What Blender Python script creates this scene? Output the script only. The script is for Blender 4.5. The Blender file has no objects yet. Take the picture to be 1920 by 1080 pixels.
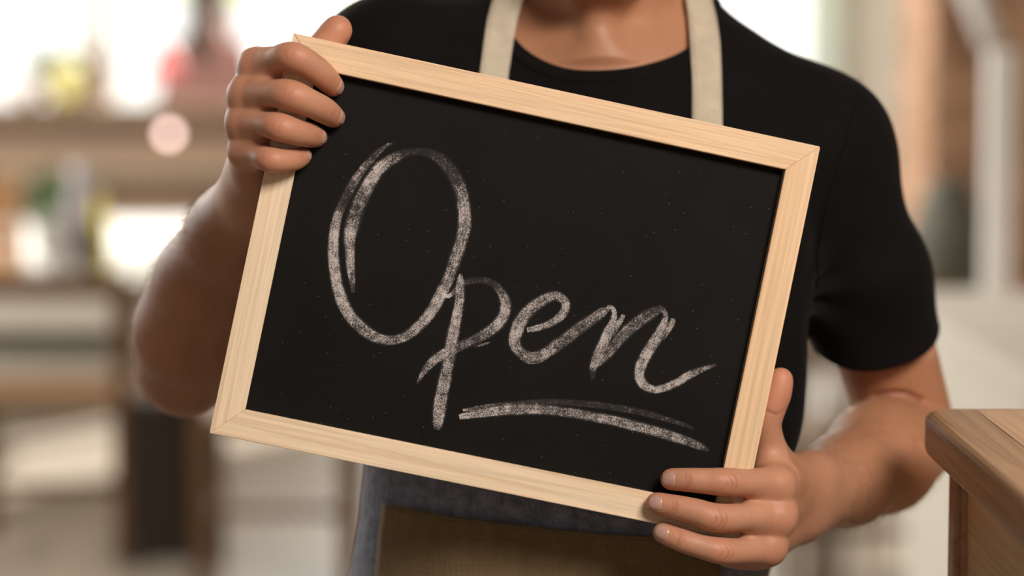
import bpy, bmesh, math, random
import numpy as np
from mathutils import Vector, Matrix

random.seed(7); np.random.seed(7)
scene = bpy.context.scene
COL = scene.collection
pi = math.pi

# ------------------------------------------------------------------ camera, world, lights, exposure
F = 4533.0                       # focal length in pixels of the 1920 px wide frame (85 mm lens)
CAMZ = 1.40
PITCH = math.radians(5.54)
FWD = np.array([0, math.cos(PITCH), -math.sin(PITCH)])
UP = np.array([0, math.sin(PITCH), math.cos(PITCH)])
RT = np.array([1.0, 0, 0])
ORG = np.array([0, 0, CAMZ])

def P(px, py, d):
    return ORG + RT * ((px - 960) / F * d) + UP * ((540 - py) / F * d) + FWD * d

cam_d = bpy.data.cameras.new('camera'); cam = bpy.data.objects.new('camera', cam_d); COL.objects.link(cam)
cam.location = ORG; cam.rotation_euler = (pi / 2 - PITCH, 0, 0)
cam_d.sensor_width = 36; cam_d.lens = F * 36 / 1920
cam_d.clip_start = 0.05; cam_d.clip_end = 200
cam_d.dof.use_dof = True; cam_d.dof.focus_distance = 1.795; cam_d.dof.aperture_fstop = 2.35
scene.camera = cam
vs = scene.view_settings
vs.view_transform = 'Standard'; vs.look = 'None'; vs.gamma = 1; vs.exposure = 0.0; vs.use_curve_mapping = False
scene.cycles.max_bounces = 8; scene.cycles.transparent_max_bounces = 16
scene.cycles.sample_clamp_indirect = 6.0
scene.cycles.caustics_reflective = False; scene.cycles.caustics_refractive = False

world = bpy.data.worlds.new('world'); scene.world = world; world.use_nodes = True
bg = world.node_tree.nodes['Background']
bg.inputs[0].default_value = (1.0, 0.99, 0.95, 1); bg.inputs[1].default_value = 2.0

def sun(rot, strength, angle, color):
    l = bpy.data.lights.new('sunlight', 'SUN'); l.energy = strength; l.angle = angle; l.color = color
    o = bpy.data.objects.new('sunlight', l); COL.objects.link(o); o.rotation_euler = rot
    return o
def area(name, loc, target, sx, sy, power, color):
    l = bpy.data.lights.new(name, 'AREA'); l.shape = 'RECTANGLE'; l.size = sx; l.size_y = sy; l.energy = power; l.color = color
    o = bpy.data.objects.new(name, l); COL.objects.link(o); o.location = loc
    v = Vector(target) - Vector(loc); o.rotation_euler = v.to_track_quat('-Z', 'Y').to_euler()
    return o
# low sun through the back windows
sd = Vector((-0.62, -1.0, -0.65))
sun(sd.to_track_quat('-Z', 'Y').to_euler(), 21.0, 0.02, (1, 0.975, 0.93))
# unseen key lamp high on the right, added weak wide fill on the left
area('front_key_light', (1.25, -0.45, 2.95), (0.12, 1.9, 1.2), 1.1, 0.9, 96, (1.0, 0.90, 0.79))
area('front_fill_light', (-0.9, -2.6, 1.9), (0.1, 2.0, 1.2), 1.6, 1.4, 9, (1.0, 0.92, 0.84))
# daylight of the back windows; added side lamp on the left, no window built
area('back_window_light', (-1.4, 12.95, 2.35), (-0.6, 2.0, 1.2), 4.6, 1.9, 60, (1.0, 0.98, 0.94))
area('side_fill_light', (-4.2, 4.4, 2.1), (-0.3, 2.0, 1.2), 2.6, 2.0, 75, (1.0, 0.98, 0.95))
area('hall_fill_light', (-3.9, 7.0, 2.9), (1.6, 9.0, 1.0), 2.0, 1.4, 260, (1.0, 0.95, 0.88))  # added lamp to brighten pier and back wall; the left wall is solid
area('hall_top_fill', (0.6, 8.0, 4.1), (0.6, 8.2, 0.0), 4.0, 3.0, 105, (1.0, 0.92, 0.82))  # added overhead fill for the hall, no fixture modelled

# ------------------------------------------------------------------ helpers: objects
def link(o, parent=None):
    COL.objects.link(o)
    if parent is not None:
        o.parent = parent
        o.matrix_parent_inverse = parent_world(parent).inverted()
    return o
def parent_world(o):
    m = Matrix.LocRotScale(o.location, o.rotation_euler, o.scale)
    if o.parent: m = parent_world(o.parent) @ o.matrix_parent_inverse @ m
    return m
def tag(o, label=None, cat=None, group=None, kind=None):
    if label: o['label'] = label
    if cat: o['category'] = cat
    if group: o['group'] = group
    if kind: o['kind'] = kind
    return o
def empty(name, loc, label=None, cat=None, group=None):
    o = bpy.data.objects.new(name, None); o.empty_display_size = 0.05
    o.location = [float(v) for v in loc]; COL.objects.link(o)
    return tag(o, label, cat, group)
def mesh_obj(name, V, Fc, mat=None, parent=None, smooth=False, center=True):
    """verts in world space; origin moved to the middle of the mesh"""
    V = np.asarray(V, dtype=np.float64).reshape(-1, 3)
    c = (V.min(0) + V.max(0)) / 2 if center else np.zeros(3)
    me = bpy.data.meshes.new(name)
    if isinstance(Fc, np.ndarray):
        n, k = Fc.shape
        me.vertices.add(len(V)); me.vertices.foreach_set('co', (V - c).astype(np.float32).ravel())
        me.loops.add(n * k); me.loops.foreach_set('vertex_index', Fc.astype(np.int32).ravel())
        me.polygons.add(n); me.polygons.foreach_set('loop_start', np.arange(0, n * k, k, dtype=np.int32))
        me.update(calc_edges=True); me.validate()
    else:
        me.from_pydata([tuple(v) for v in (V - c)], [], [tuple(int(i) for i in f) for f in Fc]); me.update()
    if smooth: me.polygons.foreach_set('use_smooth', np.ones(len(me.polygons), dtype=bool))
    if mat: me.materials.append(mat)
    o = bpy.data.objects.new(name, me); o.location = c
    return link(o, parent)
def bm_obj(name, bm, mat=None, parent=None, smooth=False):
    """bmesh in world space -> object with its origin in the middle"""
    bmesh.ops.recalc_face_normals(bm, faces=bm.faces[:])
    co = np.array([v.co[:] for v in bm.verts]); c = (co.min(0) + co.max(0)) / 2
    bmesh.ops.translate(bm, verts=bm.verts[:], vec=Vector(-c))
    me = bpy.data.meshes.new(name); bm.to_mesh(me); bm.free()
    if smooth: me.polygons.foreach_set('use_smooth', np.ones(len(me.polygons), dtype=bool))
    if mat: me.materials.append(mat)
    o = bpy.data.objects.new(name, me); o.location = c
    return link(o, parent)
def add_box(bm, lo, hi, bev=0.0, seg=2, rot=None, piv=None):
    lo = Vector(lo); hi = Vector(hi); r = bmesh.ops.create_cube(bm, size=1)
    vs_ = r['verts']
    for v in vs_: v.co = Vector([lo[i] + (v.co[i] + 0.5) * (hi[i] - lo[i]) for i in range(3)])
    if bev > 0:
        es = list({e for v in vs_ for e in v.link_edges})
        b = bmesh.ops.bevel(bm, geom=es, offset=bev, segments=seg, affect='EDGES', profile=0.6)
        vs_ = list({v for f in b['faces'] for v in f.verts} | {v for v in vs_ if v.is_valid})
    if rot is not None:
        piv = Vector(piv) if piv is not None else (lo + hi) / 2
        for v in vs_: v.co = piv + rot @ (v.co - piv)
    return vs_
def box(name, lo, hi, mat, parent=None, bev=0.004, seg=2, rot=None, piv=None):
    bm = bmesh.new(); add_box(bm, lo, hi, bev, seg, rot, piv)
    return bm_obj(name, bm, mat, parent)
def lathe(name, prof, loc, mat, parent=None, n=28, axis=None):
    V = []; Fc = []
    for (r, z) in prof:
        for i in range(n):
            a = 2 * pi * i / n; V.append((r * math.cos(a), r * math.sin(a), z))
    for j in range(len(prof) - 1):
        for i in range(n): Fc.append((j * n + i, j * n + (i + 1) % n, (j + 1) * n + (i + 1) % n, (j + 1) * n + i))
    Fc.append(tuple(range(n - 1, -1, -1))); m = (len(prof) - 1) * n; Fc.append(tuple(range(m, m + n)))
    V = np.array(V)
    if axis is not None:
        q = Vector((0, 0, 1)).rotation_difference(Vector(axis)).to_matrix()
        V = V @ np.array(q).T
    return mesh_obj(name, V + np.asarray(loc), Fc, mat, parent, smooth=True)
def tube(name, pts, rad, mat, parent=None, n=10):
    pts = [np.asarray(p, float) for p in pts]
    rad = [rad] * len(pts) if np.isscalar(rad) else rad
    V = []; Fc = []
    ref = np.array([0.31, 0.17, 0.93])
    for i, p in enumerate(pts):
        t = pts[min(i + 1, len(pts) - 1)] - pts[max(i - 1, 0)]; t /= np.linalg.norm(t)
        u = np.cross(t, ref); u /= np.linalg.norm(u); w = np.cross(t, u)
        for k in range(n):
            a = 2 * pi * k / n; V.append(p + rad[i] * (u * math.cos(a) + w * math.sin(a)))
    for i in range(len(pts) - 1):
        for k in range(n): Fc.append((i * n + k, i * n + (k + 1) % n, (i + 1) * n + (k + 1) % n, (i + 1) * n + k))
    Fc.append(tuple(range(n - 1, -1, -1))); m = (len(pts) - 1) * n; Fc.append(tuple(range(m, m + n)))
    return mesh_obj(name, V, Fc, mat, parent, smooth=True)
def copy_tree(o, parent=None, off=(0, 0, 0)):
    c = o.copy(); COL.objects.link(c)
    if parent is None: c.location = Vector(o.location) + Vector(off)
    else: c.parent = parent; c.matrix_parent_inverse = o.matrix_parent_inverse.copy()
    for ch in o.children: copy_tree(ch, c)
    return c

# ------------------------------------------------------------------ helpers: materials
def new_mat(name):
    m = bpy.data.materials.new(name); m.use_nodes = True
    nt = m.node_tree; b = nt.nodes['Principled BSDF']
    return m, nt, b
def nd(nt, typ, **kw):
    n = nt.nodes.new(typ)
    for k, v in kw.items():
        if k in n.inputs: n.inputs[k].default_value = v
        else: setattr(n, k, v)
    return n
def ramp(nt, stops, fac=None):
    r = nt.nodes.new('ShaderNodeValToRGB'); e = r.color_ramp.elements
    while len(e) < len(stops): e.new(0.5)
    for el, (p, c) in zip(e, stops): el.position = p; el.color = (*c, 1) if len(c) == 3 else c
    if fac is not None: nt.links.new(fac, r.inputs[0])
    return r
def mapping(nt, coord='Object', scale=(1, 1, 1), rot=(0, 0, 0), loc=(0, 0, 0)):
    t = nt.nodes.new('ShaderNodeTexCoord'); m = nt.nodes.new('ShaderNodeMapping')
    m.inputs['Scale'].default_value = scale; m.inputs['Rotation'].default_value = rot; m.inputs['Location'].default_value = loc
    nt.links.new(t.outputs[coord], m.inputs[0]); return m
def noise(nt, vec, scale, detail=3, rough=0.5, dist=0.0):
    n = nt.nodes.new('ShaderNodeTexNoise'); n.inputs['Scale'].default_value = scale
    n.inputs['Detail'].default_value = detail; n.inputs['Roughness'].default_value = rough; n.inputs['Distortion'].default_value = dist
    if vec is not None: nt.links.new(vec, n.inputs['Vector'])
    return n
def bump(nt, b, h, strength, dist=0.001):
    n = nt.nodes.new('ShaderNodeBump'); n.inputs['Strength'].default_value = strength; n.inputs['Distance'].default_value = dist
    nt.links.new(h, n.inputs['Height']); nt.links.new(n.outputs[0], b.inputs['Normal']); return n
def mixc(nt, fac, a, b_, mode='MIX'):
    n = nt.nodes.new('ShaderNodeMix'); n.data_type = 'RGBA'; n.blend_type = mode
    for s, v in ((0, fac), (6, a), (7, b_)):
        if hasattr(v, 'is_linked'): nt.links.new(v, n.inputs[s])
        else: n.inputs[s].default_value = (*v, 1) if isinstance(v, tuple) and len(v) == 3 else v
    return n.outputs[2]
def math_(nt, op, a, b_=None, c=None):
    n = nt.nodes.new('ShaderNodeMath'); n.operation = op
    for i, v in enumerate((a, b_, c)):
        if v is None: continue
        if hasattr(v, 'is_linked'): nt.links.new(v, n.inputs[i])
        else: n.inputs[i].default_value = v
    return n.outputs[0]
def plain(name, col, rough=0.5, var=0.12, scale=12, metallic=0.0, trans=0.0, bmp=0.0):
    m, nt, b = new_mat(name)
    mp = mapping(nt); n = noise(nt, mp.outputs[0], scale, 3)
    lo = tuple(c * (1 - var) for c in col); hi = tuple(min(1, c * (1 + var)) for c in col)
    r = ramp(nt, [(0.3, lo), (0.7, hi)], n.outputs[0]); nt.links.new(r.outputs[0], b.inputs['Base Color'])
    b.inputs['Roughness'].default_value = rough; b.inputs['Metallic'].default_value = metallic
    b.inputs['Transmission Weight'].default_value = trans
    if bmp: bump(nt, b, n.outputs[0], bmp)
    return m
def wood(name, c1, c2, c3, rough=0.45, axis='X', fine=1.0, ringscale=1.0, bumpv=0.15, rings=7.0):
    """grain along the object's local axis"""
    m, nt, b = new_mat(name)
    sc = {'X': (1.2, 60, 60), 'Y': (60, 1.2, 60), 'Z': (60, 60, 1.2)}[axis]
    mp = mapping(nt, 'Object', tuple(s * fine for s in sc))
    info = nt.nodes.new('ShaderNodeObjectInfo')
    add = nt.nodes.new('ShaderNodeVectorMath'); add.operation = 'ADD'
    sc_ = nt.nodes.new('ShaderNodeVectorMath'); sc_.operation = 'SCALE'; sc_.inputs[0].default_value = (17, 31, 23)
    nt.links.new(info.outputs['Random'], sc_.inputs['Scale'])
    nt.links.new(mp.outputs[0], add.inputs[0]); nt.links.new(sc_.outputs[0], add.inputs[1])
    n1 = noise(nt, add.outputs[0], 1.6 * ringscale, 2, 0.5, 0.6)
    n2 = noise(nt, add.outputs[0], 9.0, 3, 0.6)
    fr = math_(nt, 'FRACT', math_(nt, 'MULTIPLY', n1.outputs[0], rings))
    r1 = ramp(nt, [(0.0, c1), (0.55, c2), (0.9, c3), (1.0, c1)], fr)
    r2 = ramp(nt, [(0.35, (0.86, 0.86, 0.86)), (0.65, (1.06, 1.06, 1.06))], n2.outputs[0])
    col = mixc(nt, 1.0, r1.outputs[0], r2.outputs[0], 'MULTIPLY')
    nt.links.new(col, b.inputs['Base Color']); b.inputs['Roughness'].default_value = rough
    bump(nt, b, n2.outputs[0], bumpv, 0.0006)
    return m
def fabric(name, col, rough=0.9, weave=1500, var=0.25, sheen=0.25, bstr=0.35, cscale=40, coarse=None):
    m, nt, b = new_mat(name)
    mp = mapping(nt)
    w1 = nd(nt, 'ShaderNodeTexWave', bands_direction='X'); w1.inputs['Scale'].default_value = weave / 20; w1.inputs['Distortion'].default_value = 1.2
    w2 = nd(nt, 'ShaderNodeTexWave', bands_direction='Z'); w2.inputs['Scale'].default_value = weave / 20; w2.inputs['Distortion'].default_value = 1.2
    nt.links.new(mp.outputs[0], w1.inputs[0]); nt.links.new(mp.outputs[0], w2.inputs[0])
    h = math_(nt, 'ADD', w1.outputs[1], w2.outputs[1])
    n = noise(nt, mp.outputs[0], cscale, 4, 0.65)
    n3 = noise(nt, mp.outputs[0], weave * 0.6, 2)
    mm = math_(nt, 'ADD', math_(nt, 'MULTIPLY', n.outputs[0], 0.6), math_(nt, 'MULTIPLY', n3.outputs[0], 0.4))
    r = ramp(nt, [(0.35, tuple(c * (1 - var) for c in col)), (0.65, tuple(c * (1 + var) for c in col))], mm)
    nt.links.new(r.outputs[0], b.inputs['Base Color'])
    b.inputs['Roughness'].default_value = rough; b.inputs['Sheen Weight'].default_value = sheen; b.inputs['Sheen Roughness'].default_value = 0.5
    b.inputs['Specular IOR Level'].default_value = 0.12
    bump(nt, b, math_(nt, 'ADD', h, math_(nt, 'MULTIPLY', n.outputs[0], 2.0)), bstr, 0.0004)
    return m

M = {}
# frame pine: pale yellow pine with fine orange grain lines
M['pine'] = wood('pale_pine', (0.90, 0.715, 0.52), (0.885, 0.695, 0.495), (0.83, 0.61, 0.40), 0.5, 'X', 0.7, 0.8, 0.05, 5.0)
M['pine_pink'] = wood('peach_pine', (0.86, 0.62, 0.405), (0.85, 0.605, 0.39), (0.80, 0.53, 0.315), 0.5, 'X', 1.6, 0.8, 0.05, 9.0)
M['pine_plain'] = wood('plain_pine', (0.84, 0.59, 0.37), (0.83, 0.575, 0.355), (0.80, 0.54, 0.32), 0.5, 'X', 0.6, 0.7, 0.05, 3.0)
M['hardboard'] = plain('grey_hardboard', (0.30, 0.25, 0.20), 0.8)
M['oak_dark'] = wood('brown_counter_wood', (0.50, 0.285, 0.15), (0.45, 0.25, 0.13), (0.38, 0.205, 0.10), 0.5, 'Y', 0.5, 1.0, 0.08, 4.0)
M['oak_top'] = wood('veneer_top', (0.70, 0.43, 0.245), (0.66, 0.40, 0.22), (0.59, 0.345, 0.185), 0.4, 'Y', 0.5, 1.0, 0.08, 4.0)
M['oak_panel'] = wood('brown_panel_wood', (0.76, 0.51, 0.245), (0.71, 0.475, 0.22), (0.64, 0.42, 0.19), 0.5, 'Y', 0.4, 1.0, 0.08, 4.0)
M['chair_wood'] = wood('chair_wood', (0.20, 0.105, 0.042), (0.165, 0.085, 0.034), (0.13, 0.065, 0.025), 0.4, 'Z', 0.5)
M['table_wood'] = wood('table_wood', (0.24, 0.135, 0.065), (0.20, 0.11, 0.052), (0.16, 0.085, 0.04), 0.35, 'X', 0.5)
M['dark_wood'] = wood('dark_wood', (0.032, 0.019, 0.011), (0.026, 0.015, 0.009), (0.02, 0.011, 0.007), 0.5, 'X', 0.5)
M['shirt'] = fabric('black_cotton', (0.0042, 0.0038, 0.0042), 0.85, 2600, 0.2, 0.02, 0.2)
M['linen'] = fabric('beige_linen', (0.56, 0.49, 0.385), 0.9, 1800, 0.12, 0.2, 0.5, 60)
M['denim'] = fabric('charcoal_blue_denim', (0.20, 0.22, 0.30), 0.9, 1500, 0.55, 0.3, 0.5, 90)
M['khaki'] = fabric('khaki_canvas', (0.205, 0.145, 0.08), 0.85, 1400, 0.14, 0.1, 0.4, 70)
M['jeans'] = fabric('dark_jeans', (0.03, 0.04, 0.08), 0.9, 1500, 0.3)
M['leather'] = plain('brown_leather', (0.09, 0.05, 0.03), 0.45)
M['white'] = plain('white_paint', (0.93, 0.92, 0.90), 0.5, 0.04)
M['cream'] = plain('cream_paint', (0.70, 0.66, 0.58), 0.6, 0.05, 3)
M['hall_wall'] = plain('hall_paint', (0.30, 0.26, 0.21), 0.7, 0.05, 3)
M['pale_wall'] = plain('pale_wall_paint', (0.88, 0.82, 0.71), 0.6, 0.04, 3)
M['ceramic'] = plain('white_ceramic', (0.85, 0.84, 0.82), 0.2, 0.03)

# blackboard: matt black with faint rubbed haze and chalk dust specks
def blackboard():
    m, nt, b = new_mat('blackboard_paint'); mp = mapping(nt)
    n = noise(nt, mp.outputs[0], 9, 5, 0.6, 0.8); n2 = noise(nt, mp.outputs[0], 900, 2, 0.5)
    v = nd(nt, 'ShaderNodeTexVoronoi'); v.inputs['Scale'].default_value = 330; nt.links.new(mp.outputs[0], v.inputs[0])
    base = ramp(nt, [(0.35, (0.0040, 0.0034, 0.0030)), (0.75, (0.0075, 0.0066, 0.0059))], n.outputs[0])
    gr = ramp(nt, [(0.35, (0.75, 0.75, 0.75)), (0.7, (1.35, 1.35, 1.35))], n2.outputs[0])
    c = mixc(nt, 1.0, base.outputs[0], gr.outputs[0], 'MULTIPLY')
    wn = nd(nt, 'ShaderNodeTexWhiteNoise'); nt.links.new(v.outputs['Color'], wn.inputs[0])
    speck = math_(nt, 'MULTIPLY', math_(nt, 'LESS_THAN', v.outputs['Distance'], 0.10), math_(nt, 'GREATER_THAN', wn.outputs[0], 0.93))
    c2 = mixc(nt, math_(nt, 'MULTIPLY', speck, 0.35), c, (0.5, 0.47, 0.45))
    nt.links.new(c2, b.inputs['Base Color'])
    b.inputs['Roughness'].default_value = 0.6; b.inputs['Specular IOR Level'].default_value = 0.12
    bump(nt, b, n2.outputs[0], 0.25, 0.0002)
    return m
M['blackboard'] = blackboard()
def chalk():
    m, nt, b = new_mat('white_chalk')
    cov = nd(nt, 'ShaderNodeAttribute', attribute_name='cov'); edge = nd(nt, 'ShaderNodeAttribute', attribute_name='edge')
    mp = mapping(nt); n = noise(nt, mp.outputs[0], 1750, 2, 0.7); big = noise(nt, mp.outputs[0], 150, 4, 0.65)
    uv = nt.nodes.new('ShaderNodeUVMap'); um = nt.nodes.new('ShaderNodeMapping'); um.inputs['Scale'].default_value = (40, 900, 1)
    nt.links.new(uv.outputs[0], um.inputs[0]); st = noise(nt, um.outputs[0], 1.0, 2, 0.5)
    # coverage fades to the stroke's edges; chalk catches on the grain of the board and in streaks along the stroke
    e = math_(nt, 'ABSOLUTE', edge.outputs['Fac'])
    ef = nt.nodes.new('ShaderNodeMapRange'); ef.interpolation_type = 'SMOOTHSTEP'
    ef.inputs[1].default_value = 1.0; ef.inputs[2].default_value = 0.45; nt.links.new(e, ef.inputs[0])
    c = math_(nt, 'MULTIPLY', math_(nt, 'POWER', cov.outputs['Fac'], 0.9), ef.outputs[0])
    g = math_(nt, 'ADD', math_(nt, 'MULTIPLY', n.outputs[0], 0.95), math_(nt, 'MULTIPLY', math_(nt, 'SUBTRACT', big.outputs[0], 0.5), 0.42))
    g = math_(nt, 'ADD', g, math_(nt, 'MULTIPLY', math_(nt, 'SUBTRACT', st.outputs[0], 0.5), 0.22))
    th = math_(nt, 'SUBTRACT', 0.80, math_(nt, 'MULTIPLY', c, 0.42))
    sp = nt.nodes.new('ShaderNodeMapRange'); sp.interpolation_type = 'SMOOTHSTEP'
    nt.links.new(math_(nt, 'SUBTRACT', g, th), sp.inputs[0]); sp.inputs[1].default_value = -0.06; sp.inputs[2].default_value = 0.10
    al = math_(nt, 'MAXIMUM', math_(nt, 'MULTIPLY', sp.outputs[0], 0.82), math_(nt, 'MULTIPLY', math_(nt, 'MULTIPLY', c, big.outputs[0]), 0.17))
    al = math_(nt, 'MULTIPLY', al, ef.outputs[0])
    b.inputs['Base Color'].default_value = (0.70, 0.63, 0.62, 1); b.inputs['Roughness'].default_value = 1.0
    b.inputs['Specular IOR Level'].default_value = 0.0
    nt.links.new(al, b.inputs['Alpha'])
    return m
M['chalk'] = chalk()
def skin():
    m, nt, b = new_mat('skin')
    red = nd(nt, 'ShaderNodeAttribute', attribute_name='red'); cr = nd(nt, 'ShaderNodeAttribute', attribute_name='crease')
    mp = mapping(nt)
    n1 = noise(nt, mp.outputs[0], 38, 4, 0.6); n2 = noise(nt, mp.outputs[0], 700, 2, 0.55)
    v = nd(nt, 'ShaderNodeTexVoronoi', feature='DISTANCE_TO_EDGE'); v.inputs['Scale'].default_value = 900; nt.links.new(mp.outputs[0], v.inputs[0])
    base = ramp(nt, [(0.3, (0.50, 0.248, 0.155)), (0.7, (0.575, 0.295, 0.188))], n1.outputs[0])
    tan = nd(nt, 'ShaderNodeAttribute', attribute_name='tan')  # tanned arms; on the neck also painted chin shade
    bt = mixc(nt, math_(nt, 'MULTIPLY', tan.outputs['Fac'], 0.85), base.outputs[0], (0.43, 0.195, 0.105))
    c = mixc(nt, math_(nt, 'MULTIPLY', red.outputs['Fac'], 0.75), bt, (0.60, 0.235, 0.145))
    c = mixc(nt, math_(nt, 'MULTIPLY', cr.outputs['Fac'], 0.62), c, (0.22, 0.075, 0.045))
    nt.links.new(c, b.inputs['Base Color'])
    b.inputs['Roughness'].default_value = 0.48; b.inputs['Specular IOR Level'].default_value = 0.38
    b.inputs['Subsurface Weight'].default_value = 0.12; b.inputs['Subsurface Radius'].default_value = (1.0, 0.35, 0.2); b.inputs['Subsurface Scale'].default_value = 0.004
    h = math_(nt, 'ADD', math_(nt, 'MULTIPLY', v.outputs[0], 0.6), math_(nt, 'MULTIPLY', n2.outputs[0], 0.7))
    bump(nt, b, h, 0.22, 0.0005)
    return m
M['skin'] = skin()
m_, nt_, b_ = new_mat('fingernail'); b_.inputs['Base Color'].default_value = (0.66, 0.40, 0.325, 1); b_.inputs['Roughness'].default_value = 0.24
b_.inputs['Subsurface Weight'].default_value = 0.1; b_.inputs['Subsurface Scale'].default_value = 0.002
_n = noise(nt_, mapping(nt_, 'Object', (300, 300, 300)).outputs[0], 1, 2); _r = ramp(nt_, [(0.3, (0.49, 0.285, 0.235)), (0.7, (0.57, 0.34, 0.285))], _n.outputs[0]); nt_.links.new(_r.outputs[0], b_.inputs['Base Color'])
M['nail'] = m_
M['nail_edge'] = plain('nail_edge', (0.78, 0.66, 0.56), 0.3, 0.03)
M['hair'] = plain('dark_brown_hair', (0.045, 0.028, 0.018), 0.45, 0.3, 200)
M['arm_hair'] = plain('arm_hair', (0.28, 0.17, 0.09), 0.4, 0.1)
M['eye_white'] = plain('eye_white', (0.8, 0.78, 0.75), 0.15, 0.02)
M['iris'] = plain('brown_iris', (0.09, 0.045, 0.02), 0.1, 0.2)
M['lip'] = plain('lip', (0.46, 0.20, 0.15), 0.4, 0.08)
# ------------------------------------------------------------------ the room
def floor_mat():
    m, nt, b = new_mat('pale_floor'); mp = mapping(nt)
    n = noise(nt, mp.outputs[0], 1.3, 4, 0.6); r = ramp(nt, [(0.3, (0.25, 0.21, 0.165)), (0.7, (0.31, 0.265, 0.21))], n.outputs[0])
    nt.links.new(r.outputs[0], b.inputs['Base Color']); b.inputs['Roughness'].default_value = 0.35
    return m
def struct(o): o['kind'] = 'structure'; return o
struct(box('floor', (-4.5, -3.5, -0.1), (4.5, 12.7, 0), floor_mat(), bev=0))
struct(box('ceiling', (-4.5, -3.5, 4.2), (4.5, 12.7, 4.3), M['hall_wall'], bev=0))
struct(box('wall_left', (-4.6, -3.5, 0), (-4.5, 12.7, 4.2), M['hall_wall'], bev=0))
struct(box('wall_right', (4.5, -3.5, 0), (4.6, 12.7, 4.2), M['hall_wall'], bev=0))
struct(box('wall_front', (-4.5, -3.6, 0), (4.5, -3.5, 4.2), M['hall_wall'], bev=0))
# back wall: low wall under a wide window, pale pier on the right
wb = bmesh.new()
YB = 12.5
add_box(wb, (-4.5, YB, 0), (4.5, YB + 0.2, 1.05)); add_box(wb, (-4.5, YB, 4.0), (4.5, YB + 0.2, 4.2))
add_box(wb, (1.62, YB, 1.05), (4.5, YB + 0.2, 4.0)); add_box(wb, (-4.5, YB, 1.05), (-4.2, YB + 0.2, 4.0))
struct(bm_obj('wall_back', wb, M['pale_wall']))
wn = empty('window_1', (-1.3, YB + 0.1, 1.05)); struct(wn)
for x0 in (-4.2, -2.26, -0.32, 1.56):
    box('window_frame', (x0, YB + 0.04, 1.05), (x0 + 0.06, YB + 0.12, 4.0), M['white'], wn, 0.004)
for z0 in (1.05, 3.94):
    box('window_frame', (-4.2, YB + 0.04, z0), (1.62, YB + 0.12, z0 + 0.06), M['white'], wn, 0.004)
m_, nt_, b_ = new_mat('window_glass'); b_.inputs['Transmission Weight'].default_value = 1; b_.inputs['Roughness'].default_value = 0; b_.inputs['IOR'].default_value = 1.01
b_.inputs['Specular IOR Level'].default_value = 0.1
tr = nt_.nodes.new('ShaderNodeBsdfTransparent'); mx = nt_.nodes.new('ShaderNodeMixShader'); mx.inputs[0].default_value = 0.06
gl = nt_.nodes.new('ShaderNodeBsdfGlossy'); gl.inputs['Roughness'].default_value = 0.02
nt_.links.new(tr.outputs[0], mx.inputs[1]); nt_.links.new(gl.outputs[0], mx.inputs[2]); nt_.links.new(mx.outputs[0], nt_.nodes['Material Output'].inputs[0])
M['glass'] = m_
for x0, x1 in ((-4.14, -2.26), (-2.2, -0.32), (-0.26, 1.56)):
    box('pane', (x0, YB + 0.075, 1.11), (x1, YB + 0.081, 3.94), M['glass'], wn, 0)
struct(box('trim_1', (-4.3, YB - 0.18, 1.03), (1.7, YB + 0.02, 1.07), M['white'], bev=0.006))
struct(box('pavement', (-12, 12.7, -0.1), (12, 24, 0), M['cream'], bev=0))
# ------------------------------------------------------------------ the chalkboard (held in both hands)
BW, BH, RAIL, BT = 0.404, 0.3028, 0.0222, 0.017
REC = 0.009
_Rb = np.array([[0.97629809, -0.20382797, -0.07277503], [0.20421611, 0.97892348, -0.00214616], [0.07167863, -0.01276654, 0.99734607]])
def c2w(v): return RT * v[0] - UP * v[1] + FWD * v[2]          # camera (right, down, forward) to world
BX = c2w(_Rb[:, 0]); BY = -c2w(_Rb[:, 1]); BN = np.cross(BX, BY)   # BN faces the photographer
BC = P(960, 540, 0) + c2w(np.array([0.00424319, 0.00042091, 1.80538884]))   # middle of the frame's front plane
def bl(x, y, n=0.0): return BC + BX * x + BY * y + BN * n
def ray(px, py):
    r = P(px, py, 1.0) - ORG
    return r
def BP(px, py, off=0.0):
    """point seen at a pixel, lying `off` metres in front of the frame's front plane"""
    r = ray(px, py); t = ((BC - ORG) @ BN + off) / (r @ BN)
    return ORG + r * t
def b_local(px, py):
    q = BP(px, py, -REC) - BC
    return q @ BX, q @ BY

board = empty('chalkboard', bl(0, -BH / 2, -BT / 2), 'black chalkboard in pale pine frame with Open in chalk, held tilted in both hands', 'chalkboard')
Rm = Matrix((BX, BY, BN)).transposed().to_4x4()
def board_piece(name, V, Fc, mat, cx, cy, ang, parent, bev=0.0):
    """verts local to the piece; x runs along its grain"""
    me = bpy.data.meshes.new(name); me.from_pydata([tuple(v) for v in V], [], Fc); me.update()
    if bev:
        bm = bmesh.new(); bm.from_mesh(me); bmesh.ops.recalc_face_normals(bm, faces=bm.faces[:])
        bmesh.ops.bevel(bm, geom=bm.edges[:], offset=bev, segments=2, affect='EDGES'); bm.to_mesh(me); bm.free()
    me.materials.append(mat); o = bpy.data.objects.new(name, me)
    Mx = Matrix.Translation(Vector(bl(cx, cy, 0))) @ Rm @ Matrix.Rotation(ang, 4, 'Z')
    o.location = Mx.to_translation(); o.rotation_euler = Mx.to_euler()
    return link(o, parent)
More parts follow.
